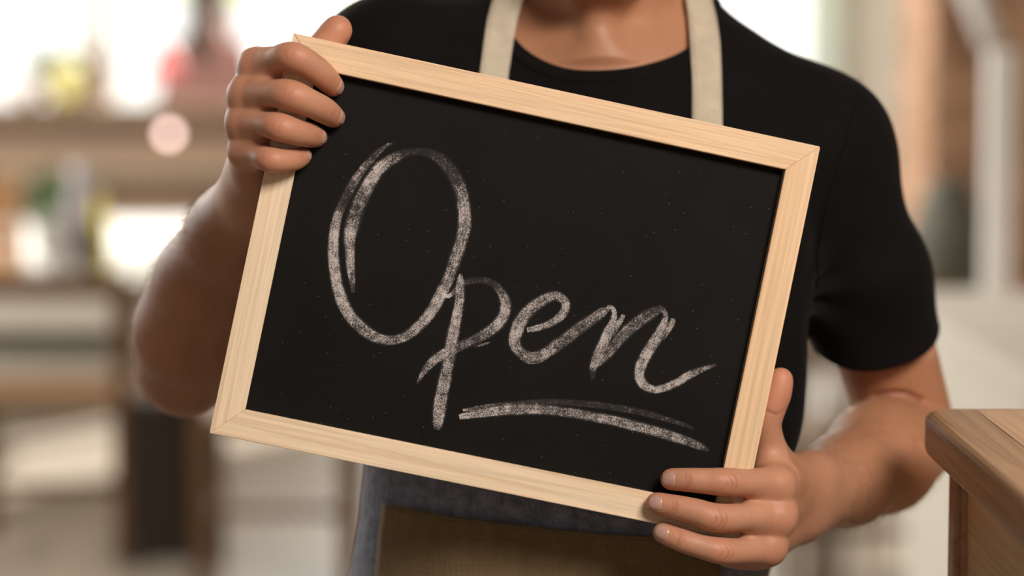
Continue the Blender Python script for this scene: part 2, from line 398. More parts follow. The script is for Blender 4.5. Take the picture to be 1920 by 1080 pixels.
def rail(L, ang, cx, cy, mat):
    w = RAIL; h = L / 2; e = 0.00008
    # outer edge at y=+w/2, mitred 45 degrees; small rebate towards the panel
    V = []
    for z in (0.0, -BT):
        V += [(-h + e, w / 2, z), (h - e, w / 2, z), (h - w - e, -w / 2, z), (-h + w + e, -w / 2, z)]
    Fc = [(0, 3, 2, 1), (4, 5, 6, 7), (0, 1, 5, 4), (1, 2, 6, 5), (2, 3, 7, 6), (3, 0, 4, 7)]
    return board_piece('frame_rail', V, Fc, mat, cx, cy, ang, board, 0.0004)
rail(BW, 0, 0, BH / 2 - RAIL / 2, M['pine_pink'])
rail(BW, pi, 0, -BH / 2 + RAIL / 2, M['pine'])
rail(BH, pi / 2, -BW / 2 + RAIL / 2, 0, M['pine'])
rail(BH, -pi / 2, BW / 2 - RAIL / 2, 0, M['pine_plain'])
a, c = BW / 2 - RAIL + 0.004, BH / 2 - RAIL + 0.004
pan = [(-a, -c, -REC), (a, -c, -REC), (a, c, -REC), (-a, c, -REC), (-a, -c, -REC - .004), (a, -c, -REC - .004), (a, c, -REC - .004), (-a, c, -REC - .004)]
pan_f = [(0, 1, 2, 3), (7, 6, 5, 4), (0, 4, 5, 1), (1, 5, 6, 2), (2, 6, 7, 3), (3, 7, 4, 0)]
panel = board_piece('blackboard_panel', pan, pan_f, M['blackboard'], 0, 0, 0, board)

# chalk strokes: (px, py, half width in px, coverage) along each stroke's middle
STROKES = {
 'chalk_letter_o': [[(737,270,2,.25),(728,271,4,.45),(705,290,8,.5),(680,318,10,.62),(662,345,12,.55),(645,378,12,.34),(634,403,12,.7),(628,428,13,.9),(625,458,13,.92),(626,492,14,.92),(631,528,14,.9),(640,560,15,.86),(655,590,15,.78),(675,612,15,.72),(700,630,14,.72),(728,638,12,.66),(757,632,12,.72),(785,612,13,.82),(808,585,14,.88),(825,555,15,.88),(840,525,14,.72),(852,490,15,.72),(864,455,15,.72),(871,422,16,.76),(870,392,16,.82),(865,362,16,.62),(853,332,16,.42),(835,307,15,.36),(812,290,12,.32),(785,284,9,.26),(760,287,10,.32),(738,297,13,.7),(715,313,15,.82),(697,336,16,.88),(683,362,17,.72),(670,390,18,.52),(661,420,18,.66),(656,446,15,.78),(656,470,12,.84),(657,500,11,.78),(660,525,8,.7),(662,549,4,.4)]],
 'chalk_letter_p': [[(863,513,2,.7),(863,522,8,.75),(862,545,12,.74),(861,567,12,.82),(855,600,13,.86),(848,633,15,.82),(842,673,15,.72),(835,707,15,.76),(828,740,16,.8),(823,773,16,.8),(821,795,12,.8),(819,806,8,.5)],
   [(831,548,3,1.),(834,554,5,1.),(842,555,5,.95),(852,547,7,.5),(862,536,8,.42),(880,527,8,.33),(905,526,8,.32),(925,532,9,.38),(940,548,11,.62),(948,570,14,.8),(944,592,14,.85),(930,611,14,.72),(910,626,13,.66),(885,639,12,.6),(860,650,12,.62),(838,660,12,.74),(815,675,12,.78),(800,690,9,.72),(788,708,5,.72),(782,720,2,.6)],
   [(918,642,2,.5),(905,646,3,.55),(890,650,3,.4)]],
 'chalk_letter_e': [[(988,619,6,.8),(1007,615,8,.8),(1032,606,9,.8),(1053,591,11,.82),(1061,573,11,.78),(1053,559,11,.7),(1037,555,12,.72),(1013,566,14,.72),(992,582,15,.74),(977,600,16,.8),(968,622,16,.86),(965,642,15,.82),(973,658,13,.76),(990,668,12,.62),(1010,667,13,.72),(1030,657,14,.75),(1057,638,15,.62),(1082,619,15,.6),(1107,601,14,.6),(1127,587,12,.6),(1141,578,7,.66)],
   [(975,670,3,.5),(990,679,4,.62),(1008,679,4,.5),(1028,670,3,.35)]],
 'chalk_letter_n': [[(1138,576,5,.62),(1147,577,6,.72),(1152,588,7,.88),(1149,603,9,.88),(1141,622,13,.82),(1131,645,14,.78),(1121,667,14,.78),(1114,685,11,.84),(1111,697,8,.4),(1112,711,5,.3)],
   [(1112,686,8,.8),(1126,676,11,.6),(1142,659,13,.62),(1158,640,14,.62),(1175,622,15,.6),(1199,602,15,.6),(1222,587,14,.52),(1238,580,9,.48),(1247,586,6,.72),(1247,599,8,.8),(1240,617,11,.82),(1228,639,14,.82),(1214,661,14,.84),(1203,682,14,.88),(1198,703,13,.88),(1206,720,12,.8),(1223,730,10,.82),(1243,728,10,.86),(1268,718,10,.85),(1293,703,10,.8),(1318,692,7,.72),(1343,684,3,.5)],
   [(1169,590,5,.75),(1164,599,7,.72),(1155,614,8,.68),(1146,630,8,.5)],
   [(1262,597,6,.72),(1259,607,8,.74),(1250,622,8,.72),(1241,637,6,.5)]],
 'chalk_underline': [[(861,782,6,1.),(870,780,8,1.),(894,776,10,.82),(948,769,13,.76),(1002,767,13,.7),(1057,772,12,.66),(1111,781,12,.72),(1165,792,13,.72),(1219,806,13,.66),(1273,822,12,.66),(1314,837,9,.62),(1329,845,3,.4)],
   [(868,769,3,.9),(890,766,5,.6),(921,761,6,.45),(975,756,6,.42),(1030,753,7,.34),(1084,756,8,.33),(1138,762,8,.34),(1192,771,8,.33),(1246,785,7,.38),(1287,798,5,.38),(1301,805,2,.3)]],
}
def catmull(pts, step):
    pts = np.array(pts, float); out = []
    n = len(pts)
    for i in range(n - 1):
        p0, p1, p2, p3 = pts[max(i - 1, 0)], pts[i], pts[i + 1], pts[min(i + 2, n - 1)]
        k = max(2, int(np.linalg.norm((p2 - p1)[:2]) / step))
        for j in range(k):
            t = j / k
            out.append(0.5 * ((2 * p1) + (-p0 + p2) * t + (2 * p0 - 5 * p1 + 4 * p2 - p3) * t * t + (-p0 + 3 * p1 - 3 * p2 + p3) * t ** 3))
    out.append(pts[-1]); return np.array(out)
layer = 0
for nm, strokes in STROKES.items():
    V = []; Fc = []; cov = []; edge = []; UV = []
    for s in strokes:
        layer += 1
        c_ = catmull(s, 3.0); base = len(V); L = 0; prev = None
        loc = np.array([b_local(px, py) for px, py, _, _ in c_])
        for i in range(len(c_)):
            t = loc[min(i + 1, len(loc) - 1)] - loc[max(i - 1, 0)]; t /= np.linalg.norm(t); nrm = np.array([-t[1], t[0]])
            if prev is not None: L += np.linalg.norm(loc[i] - prev)
            prev = loc[i]
            hw = max(c_[i, 2], 1.0) / 2511.0 * 1.12
            for k in range(5):
                e = -1 + k * 0.5; q = loc[i] + nrm * hw * e
                V.append(bl(q[0], q[1], -REC + 0.00006 + 0.00003 * layer)); cov.append(np.clip(c_[i, 3], 0, 1)); edge.append(e); UV.append((L, e * hw))
        for i in range(len(c_) - 1):
            for k in range(4):
                q = base + i * 5 + k; Fc.append((q, q + 1, q + 6, q + 5))
    o = mesh_obj(nm, V, Fc, M['chalk'], panel)
    me = o.data
    for an, arr in (('cov', cov), ('edge', edge)):
        at = me.attributes.new(an, 'FLOAT', 'POINT'); at.data.foreach_set('value', np.array(arr, np.float32))
    ul = me.uv_layers.new(name='UVMap'); UV = np.array(UV, np.float32)
    vi = np.zeros(len(me.loops), np.int32); me.loops.foreach_get('vertex_index', vi)
    ul.data.foreach_set('uv', UV[vi].ravel())
# ------------------------------------------------------------------ smooth solids: distance fields turned into one continuous mesh
BIG = 0.25
def smin(a, b, k):
    if k <= 0: return np.minimum(a, b)
    h = np.maximum(k - np.abs(a - b), 0) / k
    return np.minimum(a, b) - h * h * (k * 0.25)
class Caps:                                    # tapered capsule
    def __init__(s, a, b, ra, rb):
        s.a = np.asarray(a, np.float32); s.b = np.asarray(b, np.float32); s.ra = ra; s.rb = rb
        r = max(ra, rb); s.lo = np.minimum(s.a, s.b) - r; s.hi = np.maximum(s.a, s.b) + r
        s.ba = s.b - s.a; s.l2 = max(float(s.ba @ s.ba), 1e-12)
    def ev(s, p, c, rad):
        pa = p - s.a; t = np.clip((pa @ s.ba) / np.float32(s.l2), 0, 1)
        d = pa - t[..., None] * s.ba
        return np.sqrt((d * d).sum(-1)) - (s.ra + (s.rb - s.ra) * t)
def Ball(a, r): return Caps(a, a, r, r)
class Ell:                                     # ellipsoid with its own axes
    def __init__(s, c, ax, r):
        s.c = np.asarray(c, np.float32); s.R = np.asarray(ax, np.float32); s.r = np.asarray(r, np.float32)
        s.lo = s.c - s.r.max(); s.hi = s.c + s.r.max()
    def ev(s, p, c, rad):
        q = (p - s.c) @ s.R.T
        k0 = np.sqrt(((q / s.r) ** 2).sum(-1)); k1 = np.sqrt(((q / (s.r * s.r)) ** 2).sum(-1))
        return k0 * (k0 - 1) / np.maximum(k1, 1e-6)
class Node:
    def __init__(s, k, *ch):
        s.k = k; s.ch = list(ch)
        s.lo = np.min([c.lo for c in ch], axis=0); s.hi = np.max([c.hi for c in ch], axis=0)
    def ev(s, p, c, rad):
        d = np.full(p.shape[:-1], BIG, np.float32)
        m = rad + 0.05
        for ch in s.ch:
            sel = np.nonzero(((c > ch.lo - m) & (c < ch.hi + m)).all(-1))[0]
            if len(sel) == 0: continue
            if len(sel) == len(c): d = smin(d, ch.ev(p, c, rad), s.k)
            else: d[sel] = smin(d[sel], ch.ev(p[sel], c[sel], rad), s.k)
        return d
class Off:                                     # offset / displaced copy of a field
    def __init__(s, n, off, disp=None):
        s.n = n; s.off = off; s.disp = disp; s.lo = n.lo - 0.02; s.hi = n.hi + 0.02
    def ev(s, p, c, rad):
        d = s.n.ev(p, c, rad) - s.off
        if s.disp is not None: d = d - s.disp(p)
        return d
class Torso:                                   # stack of elliptical sections over height
    def __init__(s, secs):
        a = np.array(secs, np.float32); a = a[np.argsort(a[:, 0])]
        s.z, s.cx, s.cy, s.a, s.b = a.T
        s.lo = np.array([(s.cx - s.a).min(), (s.cy - s.b).min(), s.z[0]]); s.hi = np.array([(s.cx + s.a).max(), (s.cy + s.b).max(), s.z[-1]])
    def ev(s, p, c, rad):
        z = p[..., 2]
        f = lambda y: np.interp(z, s.z, y).astype(np.float32)
        a, b = f(s.a), f(s.b); dx = p[..., 0] - f(s.cx); dy = p[..., 1] - f(s.cy)
        n = 2.4
        q = ((np.abs(dx / a) + 1e-4) ** n + (np.abs(dy / b) + 1e-4) ** n) ** (1 / n)
        g = np.sqrt((dx / (a * a)) ** 2 + (dy / (b * b)) ** 2) / np.maximum(q, 1e-3)
        d = (q - 1) / np.maximum(g, 1 / np.maximum(a, b))
        return np.maximum(d, np.maximum(s.z[0] - z, z - s.z[-1])).astype(np.float32)
def ev_pts(f, V):
    V = np.asarray(V, np.float32); out = np.empty(len(V), np.float32)
    for i in range(0, len(V), 100000):
        v = V[i:i + 100000]; out[i:i + 100000] = f.ev(v[:, None, :], v, 0.0)[:, 0]
    return out
def grad(f, V, e=0.0006):
    V = np.asarray(V, np.float32); g = np.empty_like(V)
    for k in range(3):
        o = np.zeros(3, np.float32); o[k] = e; g[:, k] = (ev_pts(f, V + o) - ev_pts(f, V - o)) / (2 * e)
    return g
def project(f, V, level=0.0, it=2, lim=None):
    V = np.array(V, np.float32)
    for _ in range(it):
        d = ev_pts(f, V) - level; g = grad(f, V); st = g * (d / np.maximum((g * g).sum(-1), 0.2))[:, None]
        if lim: st = st * np.minimum(1, lim / np.maximum(np.linalg.norm(st, axis=1), 1e-9))[:, None]
        V = V - st
    return V
def march(f, O, D, t0, t1, level=0.0, n=140):
    """first point along each ray where the field drops to `level`"""
    O = np.asarray(O, float); D = np.asarray(D, float)
    t = np.full(len(D), t0); hit = np.zeros(len(D), bool)
    for _ in range(n):
        d = ev_pts(f, O + D * t[:, None]) - level
        hit |= d < 0.0003
        t = np.where(hit, t, np.minimum(t + np.maximum(d * 0.6, 0.0002), t1))
    return O + D * t[:, None]
def nets(f, lo, hi, h, B=8, pad=1.5, proj=1):
    lo = np.asarray(lo, np.float64); H = h * B
    n = np.ceil((np.asarray(hi) - lo) / H).astype(int)
    I = np.stack(np.meshgrid(*[np.arange(k) for k in n], indexing='ij'), -1).reshape(-1, 3)
    C = (lo + (I + 0.5) * H).astype(np.float32)
    keep = np.abs(ev_pts(f, C)) < H * 0.88 * pad
    I = I[keep]; C = C[keep]
    g = np.stack(np.meshgrid(*[np.arange(B + 1)] * 3, indexing='ij'), -1).reshape(-1, 3)
    N = n * B + 4
    key = lambda c: (c[..., 0] + 1) * (N[1] * N[2]) + (c[..., 1] + 1) * N[2] + (c[..., 2] + 1)
    VK = []; VP = []; Q = []
    corners = np.array([(i, j, k) for i in (0, 1) for j in (0, 1) for k in (0, 1)])
    edges = [(a, b) for a in range(8) for b in range(a + 1, 8) if np.abs(corners[a] - corners[b]).sum() == 1]
    for s in range(0, len(I), 1500):
        Ib = I[s:s + 1500]; base = Ib * B
        pts = (lo + (base[:, None, :] + g[None]) * h).astype(np.float32)
        D = f.ev(pts, C[s:s + 1500], H * 0.87).reshape(-1, B + 1, B + 1, B + 1)
        ins = D < 0
        cnt = sum(ins[:, i:i + B, j:j + B, k:k + B].astype(np.int8) for i, j, k in corners)
        bi, ci, cj, ck = np.nonzero((cnt > 0) & (cnt < 8))
        if len(bi) == 0: continue
        cv = np.stack([D[bi, ci + a, cj + b, ck + c] for a, b, c in corners], -1)
        acc = np.zeros((len(bi), 3)); num = np.zeros(len(bi))
        for a, b in edges:
            da, db = cv[:, a], cv[:, b]; x = (da < 0) != (db < 0)
            t = np.where(x, da / np.where(x, da - db, 1), 0)
            acc += np.where(x[:, None], corners[a] + t[:, None] * (corners[b] - corners[a]), 0); num += x
        cell = base[bi] + np.stack([ci, cj, ck], -1)
        VP.append(lo + (cell + acc / num[:, None]) * h); VK.append(key(cell))
        for ax in range(3):
            u, v = (ax + 1) % 3, (ax + 2) % 3
            sl0 = [slice(None)] + [slice(0, B)] * 3; sl1 = list(sl0); sl1[1 + ax] = slice(1, B + 1)
            A, Bv = ins[tuple(sl0)], ins[tuple(sl1)]
            ei = np.nonzero(A != Bv)
            c0 = base[ei[0]] + np.stack(ei[1:], -1)
            eu = np.zeros(3, int); eu[u] = 1; ev_ = np.zeros(3, int); ev_[v] = 1
            q = np.stack([key(c0 - eu - ev_), key(c0 - ev_), key(c0), key(c0 - eu)], -1)
            fl = ~A[ei]; q[fl] = q[fl][:, ::-1]
            Q.append(q)
    VK = np.concatenate(VK); VP = np.concatenate(VP); Q = np.concatenate(Q)
    o = np.argsort(VK); VK = VK[o]; VP = VP[o]
    qi = np.searchsorted(VK, Q); qi = np.clip(qi, 0, len(VK) - 1)
    Q = qi[(VK[qi] == Q).all(-1)]
    if proj: VP = project(f, VP, 0.0, proj, h * .35)
    return VP, Q
def wave_noise(p, comps):
    d = 0
    for (k, ph, amp) in comps: d = d + amp * np.sin(p @ np.asarray(k, np.float32) + ph)
    return d
# ------------------------------------------------------------------ the person
person = empty('person', (0.08, 2.03, 0.0), 'person in black t-shirt and denim apron holding up the chalkboard with both hands', 'person')
DT = 2.02
def sec(py, cx, hw, dd, hd):
    q = P(cx, py, dd); return (q[2], q[0], q[1], hw / F * dd, hd)
TORSO = [sec(1420, 1050, 420, 2.03, .125), sec(1250, 1045, 405, 2.03, .122), sec(1090, 1042, 368, 2.02, .112), sec(980, 1066, 374, 2.015, .108), sec(860, 1095, 386, 2.01, .108),
         sec(700, 1100, 405, 2.01, .112), sec(560, 1107, 412, 2.01, .117), sec(430, 1112, 415, 2.015, .118), sec(300, 1118, 405, 2.025, .112),
         sec(210, 1122, 372, 2.035, .102), sec(140, 1125, 310, 2.045, .092), sec(80, 1128, 235, 2.055, .082), sec(30, 1130, 185, 2.065, .07), sec(-20, 1130, 150, 2.075, .055), sec(-60, 1130, 90, 2.08, .03)]
torso = Torso(TORSO)
# --- right arm of the picture
SR, UR, ER = P(1512, 272, 2.03), P(1618, 525, 2.06), P(1703, 800, 2.11)
# --- left arm of the picture
SL, UL, EL = P(735, 165, 1.99), P(550, 420, 2.04), P(347, 690, 2.08)
shoulders = [Caps(P(1270, 95, 2.06), SR, .045, .0525), Caps(P(985, 95, 2.06), P(750, 138, 2.0), .045, .058), Ball(SR, .0515), Ball(SL, .06)]

def finger(pts, k=0.0012):
    """pts: (position, radius) from knuckle to tip"""
    q = np.array([[*p, r] for p, r in pts]); n = len(q); S = []
    for i in range(n - 1):
        p0, p1, p2, p3 = q[max(i - 1, 0)], q[i], q[i + 1], q[min(i + 2, n - 1)]
        for t in (0, .2, .4, .6, .8): S.append(.5 * (2 * p1 + (p2 - p0) * t + (2 * p0 - 5 * p1 + 4 * p2 - p3) * t * t + (-p0 + 3 * p1 - 3 * p2 + p3) * t ** 3))
    S.append(q[-1])
    return Node(k, *[Caps(S[i][:3], S[i + 1][:3], S[i][3], S[i + 1][3]) for i in range(len(S) - 1)])
mm = 0.001
def bp(px, py, off, r): return (BP(px, py, off * mm), r * mm)
# picture-left hand: (px, py, mm in front of the frame plane, radius mm)
HL = {
 'index':  [(482,124,-11,11.0),(514,113,9,9.6),(549,106,24,10.6),(584,124,20,9.7),(607,143,11,9.3),(624,161,-.5,8.0)],
 'middle': [(463,179,-9,11.0),(503,176,14,9.9),(543,178,28,11.0),(582,194,23,9.9),(608,207,11,9.5),(626,219,-.5,7.9)],
 'ring':   [(459,231,-10,10.6),(493,233,12,9.3),(524,238,25,10.2),(556,248,20,9.2),(578,253,9,8.9),(594,257,-1.5,7.2)],
 'pinky':  [(462,285,-12,9.8),(484,292,6,8.4),(505,299,18,9.0),(530,301,16,8.3),(552,299,8,8.0),(567,293,-1.5,6.5)],
}
HR = {
 'index':  [(1455,909,-12,12.0),(1410,906,4,10.0),(1362,904,14,10.4),(1325,902,13,9.3),(1294,900,11,8.7),(1258,898.5,5,7.9)],
 'middle': [(1458,968,-11,12.0),(1402,970,6,10.2),(1343,971,17,10.6),(1303,959,16,9.4),(1268,951,13,8.7),(1231,943.5,8,7.9)],
 'ring':   [(1440,1026,-14,11.2),(1400,1033,2,9.4),(1354,1033,13,9.8),(1314,1024,13,8.8),(1278,1013,11,8.4),(1243,999,6,7.6)],
}
fl = {n: finger([bp(*p) for p in v]) for n, v in HL.items()}
fr = {n: finger([bp(*p) for p in v]) for n, v in HR.items()}
# thumbs and the little finger of the picture-right hand lie behind / below the board
fl['thumb'] = finger([bp(505,272,-62,14), bp(528,205,-46,12.5), bp(575,128,-31,11.2), bp(606,90,-28,11.6), bp(633,56,-26.5,11.0)], .002)
fr['thumb'] = finger([bp(1482,905,-62,15), bp(1446,848,-40,13), bp(1438,800,-29,10.4), bp(1445,768,-26,10.4), bp(1456,738,-25,10.6), bp(1464,711,-24.5,8.8)], .002)
fr['pinky'] = finger([bp(1420,1036,-26,10.2), bp(1392,1046,-18,8.6), bp(1362,1040,-16,8.6), bp(1340,1030,-24,7.8), bp(1322,1024,-32,6.8)])
def palm(knuckles, wrist, wid, dors, extra):
    w0 = np.asarray(wrist)
    ch = []
    n = len(knuckles)
    for i, (k, r) in enumerate(knuckles):
        t = i / (n - 1) - 0.5
        ch.append(Caps(k, w0 + wid * t * 0.040, r, .0155))
    ch += extra
    return Node(.016, *ch)
def unit(v): return v / np.linalg.norm(v)
WL = BP(484, 342, -.086); WR = BP(1508, 932, -.088)
kl = [bp(*HL[n][0]) for n in ('index', 'middle', 'ring', 'pinky')]
kr = [bp(*HR[n][0]) for n in ('index', 'middle', 'ring')] + [bp(1420, 1036, -26, 10.2)]
widL = unit(kl[3][0] - kl[0][0]); widR = unit(kr[3][0] - kr[0][0])
exL = [Caps(BP(497, 165, -.034), BP(500, 300, -.062), .013, .016), Caps(BP(482, 290, -.030), BP(487, 335, -.075), .013, .015)]
exR = [Caps(BP(1443, 900, -.034), BP(1490, 910, -.066), .014, .017), Caps(BP(1420, 1010, -.036), BP(1475, 965, -.075), .013, .016),
       Caps(BP(1445, 875, -.030), BP(1462, 900, -.030), .009, .011)]
handL = Node(.010, palm([(p, r * .94) for p, r in kl], WL, widL, None, exL), Node(0.0, *fl.values()))
handR = Node(.010, palm([(p, r * .94) for p, r in kr], WR, widR, None, exR), Node(0.0, *fr.values()))
def webs(H, names, dep, r=.0072, t=.40):
    out = []
    for a_, b_n in zip(names[:-1], names[1:]):
        pa = [bp(*p)[0] for p in H[a_][:3]]; pb = [bp(*p)[0] for p in H[b_n][:3]]
        qa = pa[0] * (1 - t) + pa[2] * t; qb = pb[0] * (1 - t) + pb[2] * t
        out.append(Caps(qa + FWD * dep, qb + FWD * dep, r, r)); qa = pa[0]; qb = pb[0]
        out.append(Caps(qa + FWD * dep * .6, qb + FWD * dep * .6, r * 1.15, r * 1.15))
    return out
handL = Node(.012, handL, *webs(HL, ('index', 'middle', 'ring', 'pinky'), .004))
handR = Node(.012, handR, *webs(HR, ('index', 'middle', 'ring'), .004))
# knuckle heads
handL = Node(.007, handL, *[Ball(p + FWD * 0.0 + RT * -0.0016, r * .96) for p, r in kl])
handR = Node(.007, handR, *[Ball(p - FWD * 0.0025 + RT * 0.001, r * .93) for p, r in kr[:3]])
wl = widL * .011; wr = widR * .011
foreL = Node(.03, Caps(WL + wl, P(438, 445, 1.95), .0195, .029), Caps(WL - wl, P(446, 437, 1.95), .0195, .029),
             Caps(P(440, 440, 1.95), P(396, 530, 2.005), .031, .0415), Caps(P(396, 530, 2.005), P(362, 620, 2.05), .0415, .0445), Caps(P(362, 620, 2.05), P(346, 694, 2.085), .0445, .037))
foreR = Node(.03, Caps(WR + wr, P(1590, 899, 1.985), .0205, .0275), Caps(WR - wr, P(1590, 893, 1.985), .0205, .0275),
             Caps(P(1590, 897, 1.985), P(1650, 858, 2.04), .029, .0415), Caps(P(1650, 858, 2.04), P(1700, 824, 2.09), .0415, .0425))
upL = Node(.03, Caps(SL, UL, .05, .048), Caps(UL, EL, .048, .039))
upR = Node(.03, Caps(SR, UR, .05, .047), Caps(UR, ER, .047, .040))
armL = Node(.014, Node(.018, foreL, handL), upL)
armR = Node(.0035, Node(.018, foreR, handR), upR)
# head and neck (mostly above the frame)
HX = 1130
neck = Node(.03, Caps(P(HX, 90, 2.05), P(HX + 2, -170, 2.03), .060, .057),
            Caps(P(1000, -110, 2.035), P(1098, 112, 1.980), .015, .010), Caps(P(1262, -110, 2.035), P(1156, 112, 1.980), .015, .010),
            Caps(P(1118, 15, 1.972), P(1120, 60, 1.968), .012, .009),
            Caps(P(1102, 122, 1.977), P(950, 85, 2.03), .008, .011), Caps(P(1154, 122, 1.977), P(1300, 85, 2.03), .008, .011),
            Caps(P(960, 70, 2.07), P(1010, -60, 2.07), .04, .03), Caps(P(1300, 70, 2.07), P(1250, -60, 2.07), .04, .03))
AX = np.eye(3)
head = Node(.022, Ell(P(HX, -345, 2.035), AX, (.076, .096, .098)), Ell(P(HX, -240, 1.985), AX, (.064, .074, .105)),
            Caps(P(HX - 25, -62, 1.945), P(HX + 25, -62, 1.945), .022, .022), Caps(P(HX - 30, -66, 1.95), P(HX - 118, -150, 2.01), .022, .024), Caps(P(HX + 30, -66, 1.95), P(HX + 118, -150, 2.01), .022, .024),
            Caps(P(HX - 55, -322, 1.925), P(HX + 55, -322, 1.925), .016, .016), Caps(P(HX - 95, -245, 1.945), P(HX - 85, -215, 1.945), .02, .018), Caps(P(HX + 95, -245, 1.945), P(HX + 85, -215, 1.945), .02, .018))
nose = Node(.014, Caps(P(HX, -292, 1.915), P(HX, -212, 1.893), .0075, .0105), Ball(P(HX - 23, -206, 1.907), .0080), Ball(P(HX + 23, -206, 1.907), .0080))
lips = Node(.010, Caps(P(HX - 40, -140, 1.922), P(HX + 40, -140, 1.922), .011, .011), Caps(P(HX - 22, -136, 1.917), P(HX + 22, -136, 1.917), .011, .011))
ears = Node(.004, *[Ell(P(HX + sx * 178, -255, 2.04), np.array([[.94, .34 * sx, 0], [-.34 * sx, .94, 0], [0, 0, 1]]), (.008, .020, .033)) for sx in (-1, 1)])
headn = Node(.012, head, nose, lips, ears)
inner = Off(Node(.04, torso, *shoulders), -.0065)
body = Node(.024, Node(.022, inner, neck), headn, armL, armR)
skin_f = body
zlo = P(1040, 1000, 2.0)[2]
lo = np.array([body.lo[0] - .02, 1.70, zlo]); hi = np.array([body.hi[0] + .02, 2.25, body.hi[2] + .02])
def wr_shirt(p):
    w = wave_noise(p, [((26, 8, 38), .4, .0022), ((-34, 20, 52), 2.1, .0016), ((62, -10, 18), 4.0, .0012)])
    # folds fanning from the armpits and around the sleeves
    ar = np.asarray(P(1500, 560, 1.95), np.float32); q = p - ar
    an = np.arctan2(q[..., 2], q[..., 0]); rr = np.sqrt((q * q).sum(-1))
    w = w + .0030 * np.sin(an * 8.0 + 1.0) * np.exp(-(rr / .10) ** 2) * np.clip((rr / .05) ** 2, 0, 1)
    return w.astype(np.float32)
slv_dirR = unit(UR - SR); slv_dirL = unit(UL - SL)
sleeveR = Node(.02, Caps(SR, P(1562, 345, 2.04), .051, .0525), Caps(P(1562, 345, 2.04), P(1616, 525, 2.055), .0525, .0535), Caps(P(1616, 525, 2.055), P(1660, 740, 2.085), .0535, .0535))
sleeveL = Node(.02, Caps(SL, UL, .058, .056), Caps(UL, UL + slv_dirL * .1, .056, .055))
trunk = Node(.045, torso, *shoulders)
shirt_smooth = Node(.03, trunk, sleeveR, sleeveL)
shirt_f = Off(shirt_smooth, 0.0, wr_shirt)
# neck opening: a closed line on the shirt, low in front and up round the nape
_fp = [(936, -8), (946, 30), (966, 76), (1002, 106), (1060, 128), (1127, 135), (1190, 128), (1250, 108), (1296, 80), (1316, 34), (1326, -4)]
_fr = march(shirt_smooth, np.tile(ORG, (len(_fp), 1)), np.array([ray(x, y) for x, y in _fp]), 1.6, 2.3)
_bk = project(shirt_smooth, np.array([P(1322, -40, 2.085), P(1275, -55, 2.13), P(1130, -48, 2.16), P(985, -55, 2.13), P(938, -40, 2.085)]), 0, 3)
NL = np.concatenate([_fr, _bk]); NL = np.concatenate([NL[-3:], NL, NL[:3]])
_t = np.arange(len(NL)); _s = np.linspace(3, len(NL) - 3, 161)[:-1]
_q = []
for u_ in _s:
    i = int(u_); t = u_ - i; p0, p1, p2, p3 = NL[i - 1], NL[i], NL[i + 1], NL[min(i + 2, len(NL) - 1)]
    _q.append(.5 * (2 * p1 + (p2 - p0) * t + (2 * p0 - 5 * p1 + 4 * p2 - p3) * t * t + (-p0 + 3 * p1 - 3 * p2 + p3) * t ** 3))
NL = np.array(_q)
for _ in range(6): NL = (np.roll(NL, 1, 0) + 2 * NL + np.roll(NL, -1, 0)) / 4
NL = project(shirt_f, NL, 0, 2)
NO = NL.mean(0); ne = unit(P(1130, -48, 2.16) - P(1127, 135, 1.955)); NN = np.cross(RT, ne)
_ph = np.arctan2((NL - NO) @ ne, (NL - NO) @ RT); _rr = np.hypot((NL - NO) @ ne, (NL - NO) @ RT); _o = np.argsort(_ph)
V, Q = nets(body, lo, hi, .0014)
# skin never stands proud of the shirt outside the neck opening
def neck_r(q): return np.interp(np.arctan2(q @ ne, q @ RT), _ph[_o], _rr[_o], period=2 * pi)
cand = np.nonzero((V[:, 2] > NO[2] - .14) & (V[:, 2] < NO[2] + .08) & (np.abs(V[:, 0] - NO[0]) < .15))[0]
for _ in range(3):
    qv = V[cand] - NO; rv = np.hypot(qv @ ne, qv @ RT); w_ = np.clip((rv - neck_r(qv) + .006) / .006, 0, 1)
    sv = ev_pts(shirt_f, V[cand]); gv = grad(shirt_f, V[cand]); gv /= np.maximum(np.linalg.norm(gv, axis=1), .3)[:, None]
    V[cand] = V[cand] - gv * (np.maximum(sv + .004, 0) * w_ * (sv < .05))[:, None]

# drop the trunk well inside the clothes' lower opening; nothing below the apron's waist is skin
print('body', len(V), len(Q))
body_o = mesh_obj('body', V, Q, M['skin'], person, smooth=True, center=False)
# skin colour varies: knuckles, finger ends and elbows are redder
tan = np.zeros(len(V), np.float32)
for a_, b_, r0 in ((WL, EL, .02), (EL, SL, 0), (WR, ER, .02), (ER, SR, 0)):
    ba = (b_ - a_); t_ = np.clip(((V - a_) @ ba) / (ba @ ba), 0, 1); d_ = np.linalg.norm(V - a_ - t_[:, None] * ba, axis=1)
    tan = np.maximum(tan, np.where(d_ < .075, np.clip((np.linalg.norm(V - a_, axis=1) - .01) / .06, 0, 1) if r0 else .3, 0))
tan = np.maximum(tan, np.clip((V[:, 2] - P(1130, 240, 2)[2]) / .02, 0, 1) * (np.abs(V[:, 0] - NO[0]) < .13) * .75)  # neck: tan plus the chin's shade, put into the skin colour
red = np.zeros(len(V), np.float32); crease = np.zeros(len(V), np.float32)
def add_red(c, s, a):
    global red
    d2 = ((V - np.asarray(c, np.float32)) ** 2).sum(-1); red = np.maximum(red, a * np.exp(-d2 / (2 * s * s)))
for H in (HL, HR):
    for n, v in H.items():
        tip, dip, pip, mcp = bp(*v[-1])[0], bp(*v[-2])[0], bp(*v[2])[0], bp(*v[0])[0]
        add_red(tip, .008, .8); add_red(dip - FWD * .006, .006, .55); add_red(pip - FWD * .008, .008, .8); add_red(mcp - FWD * .006, .010, .75)
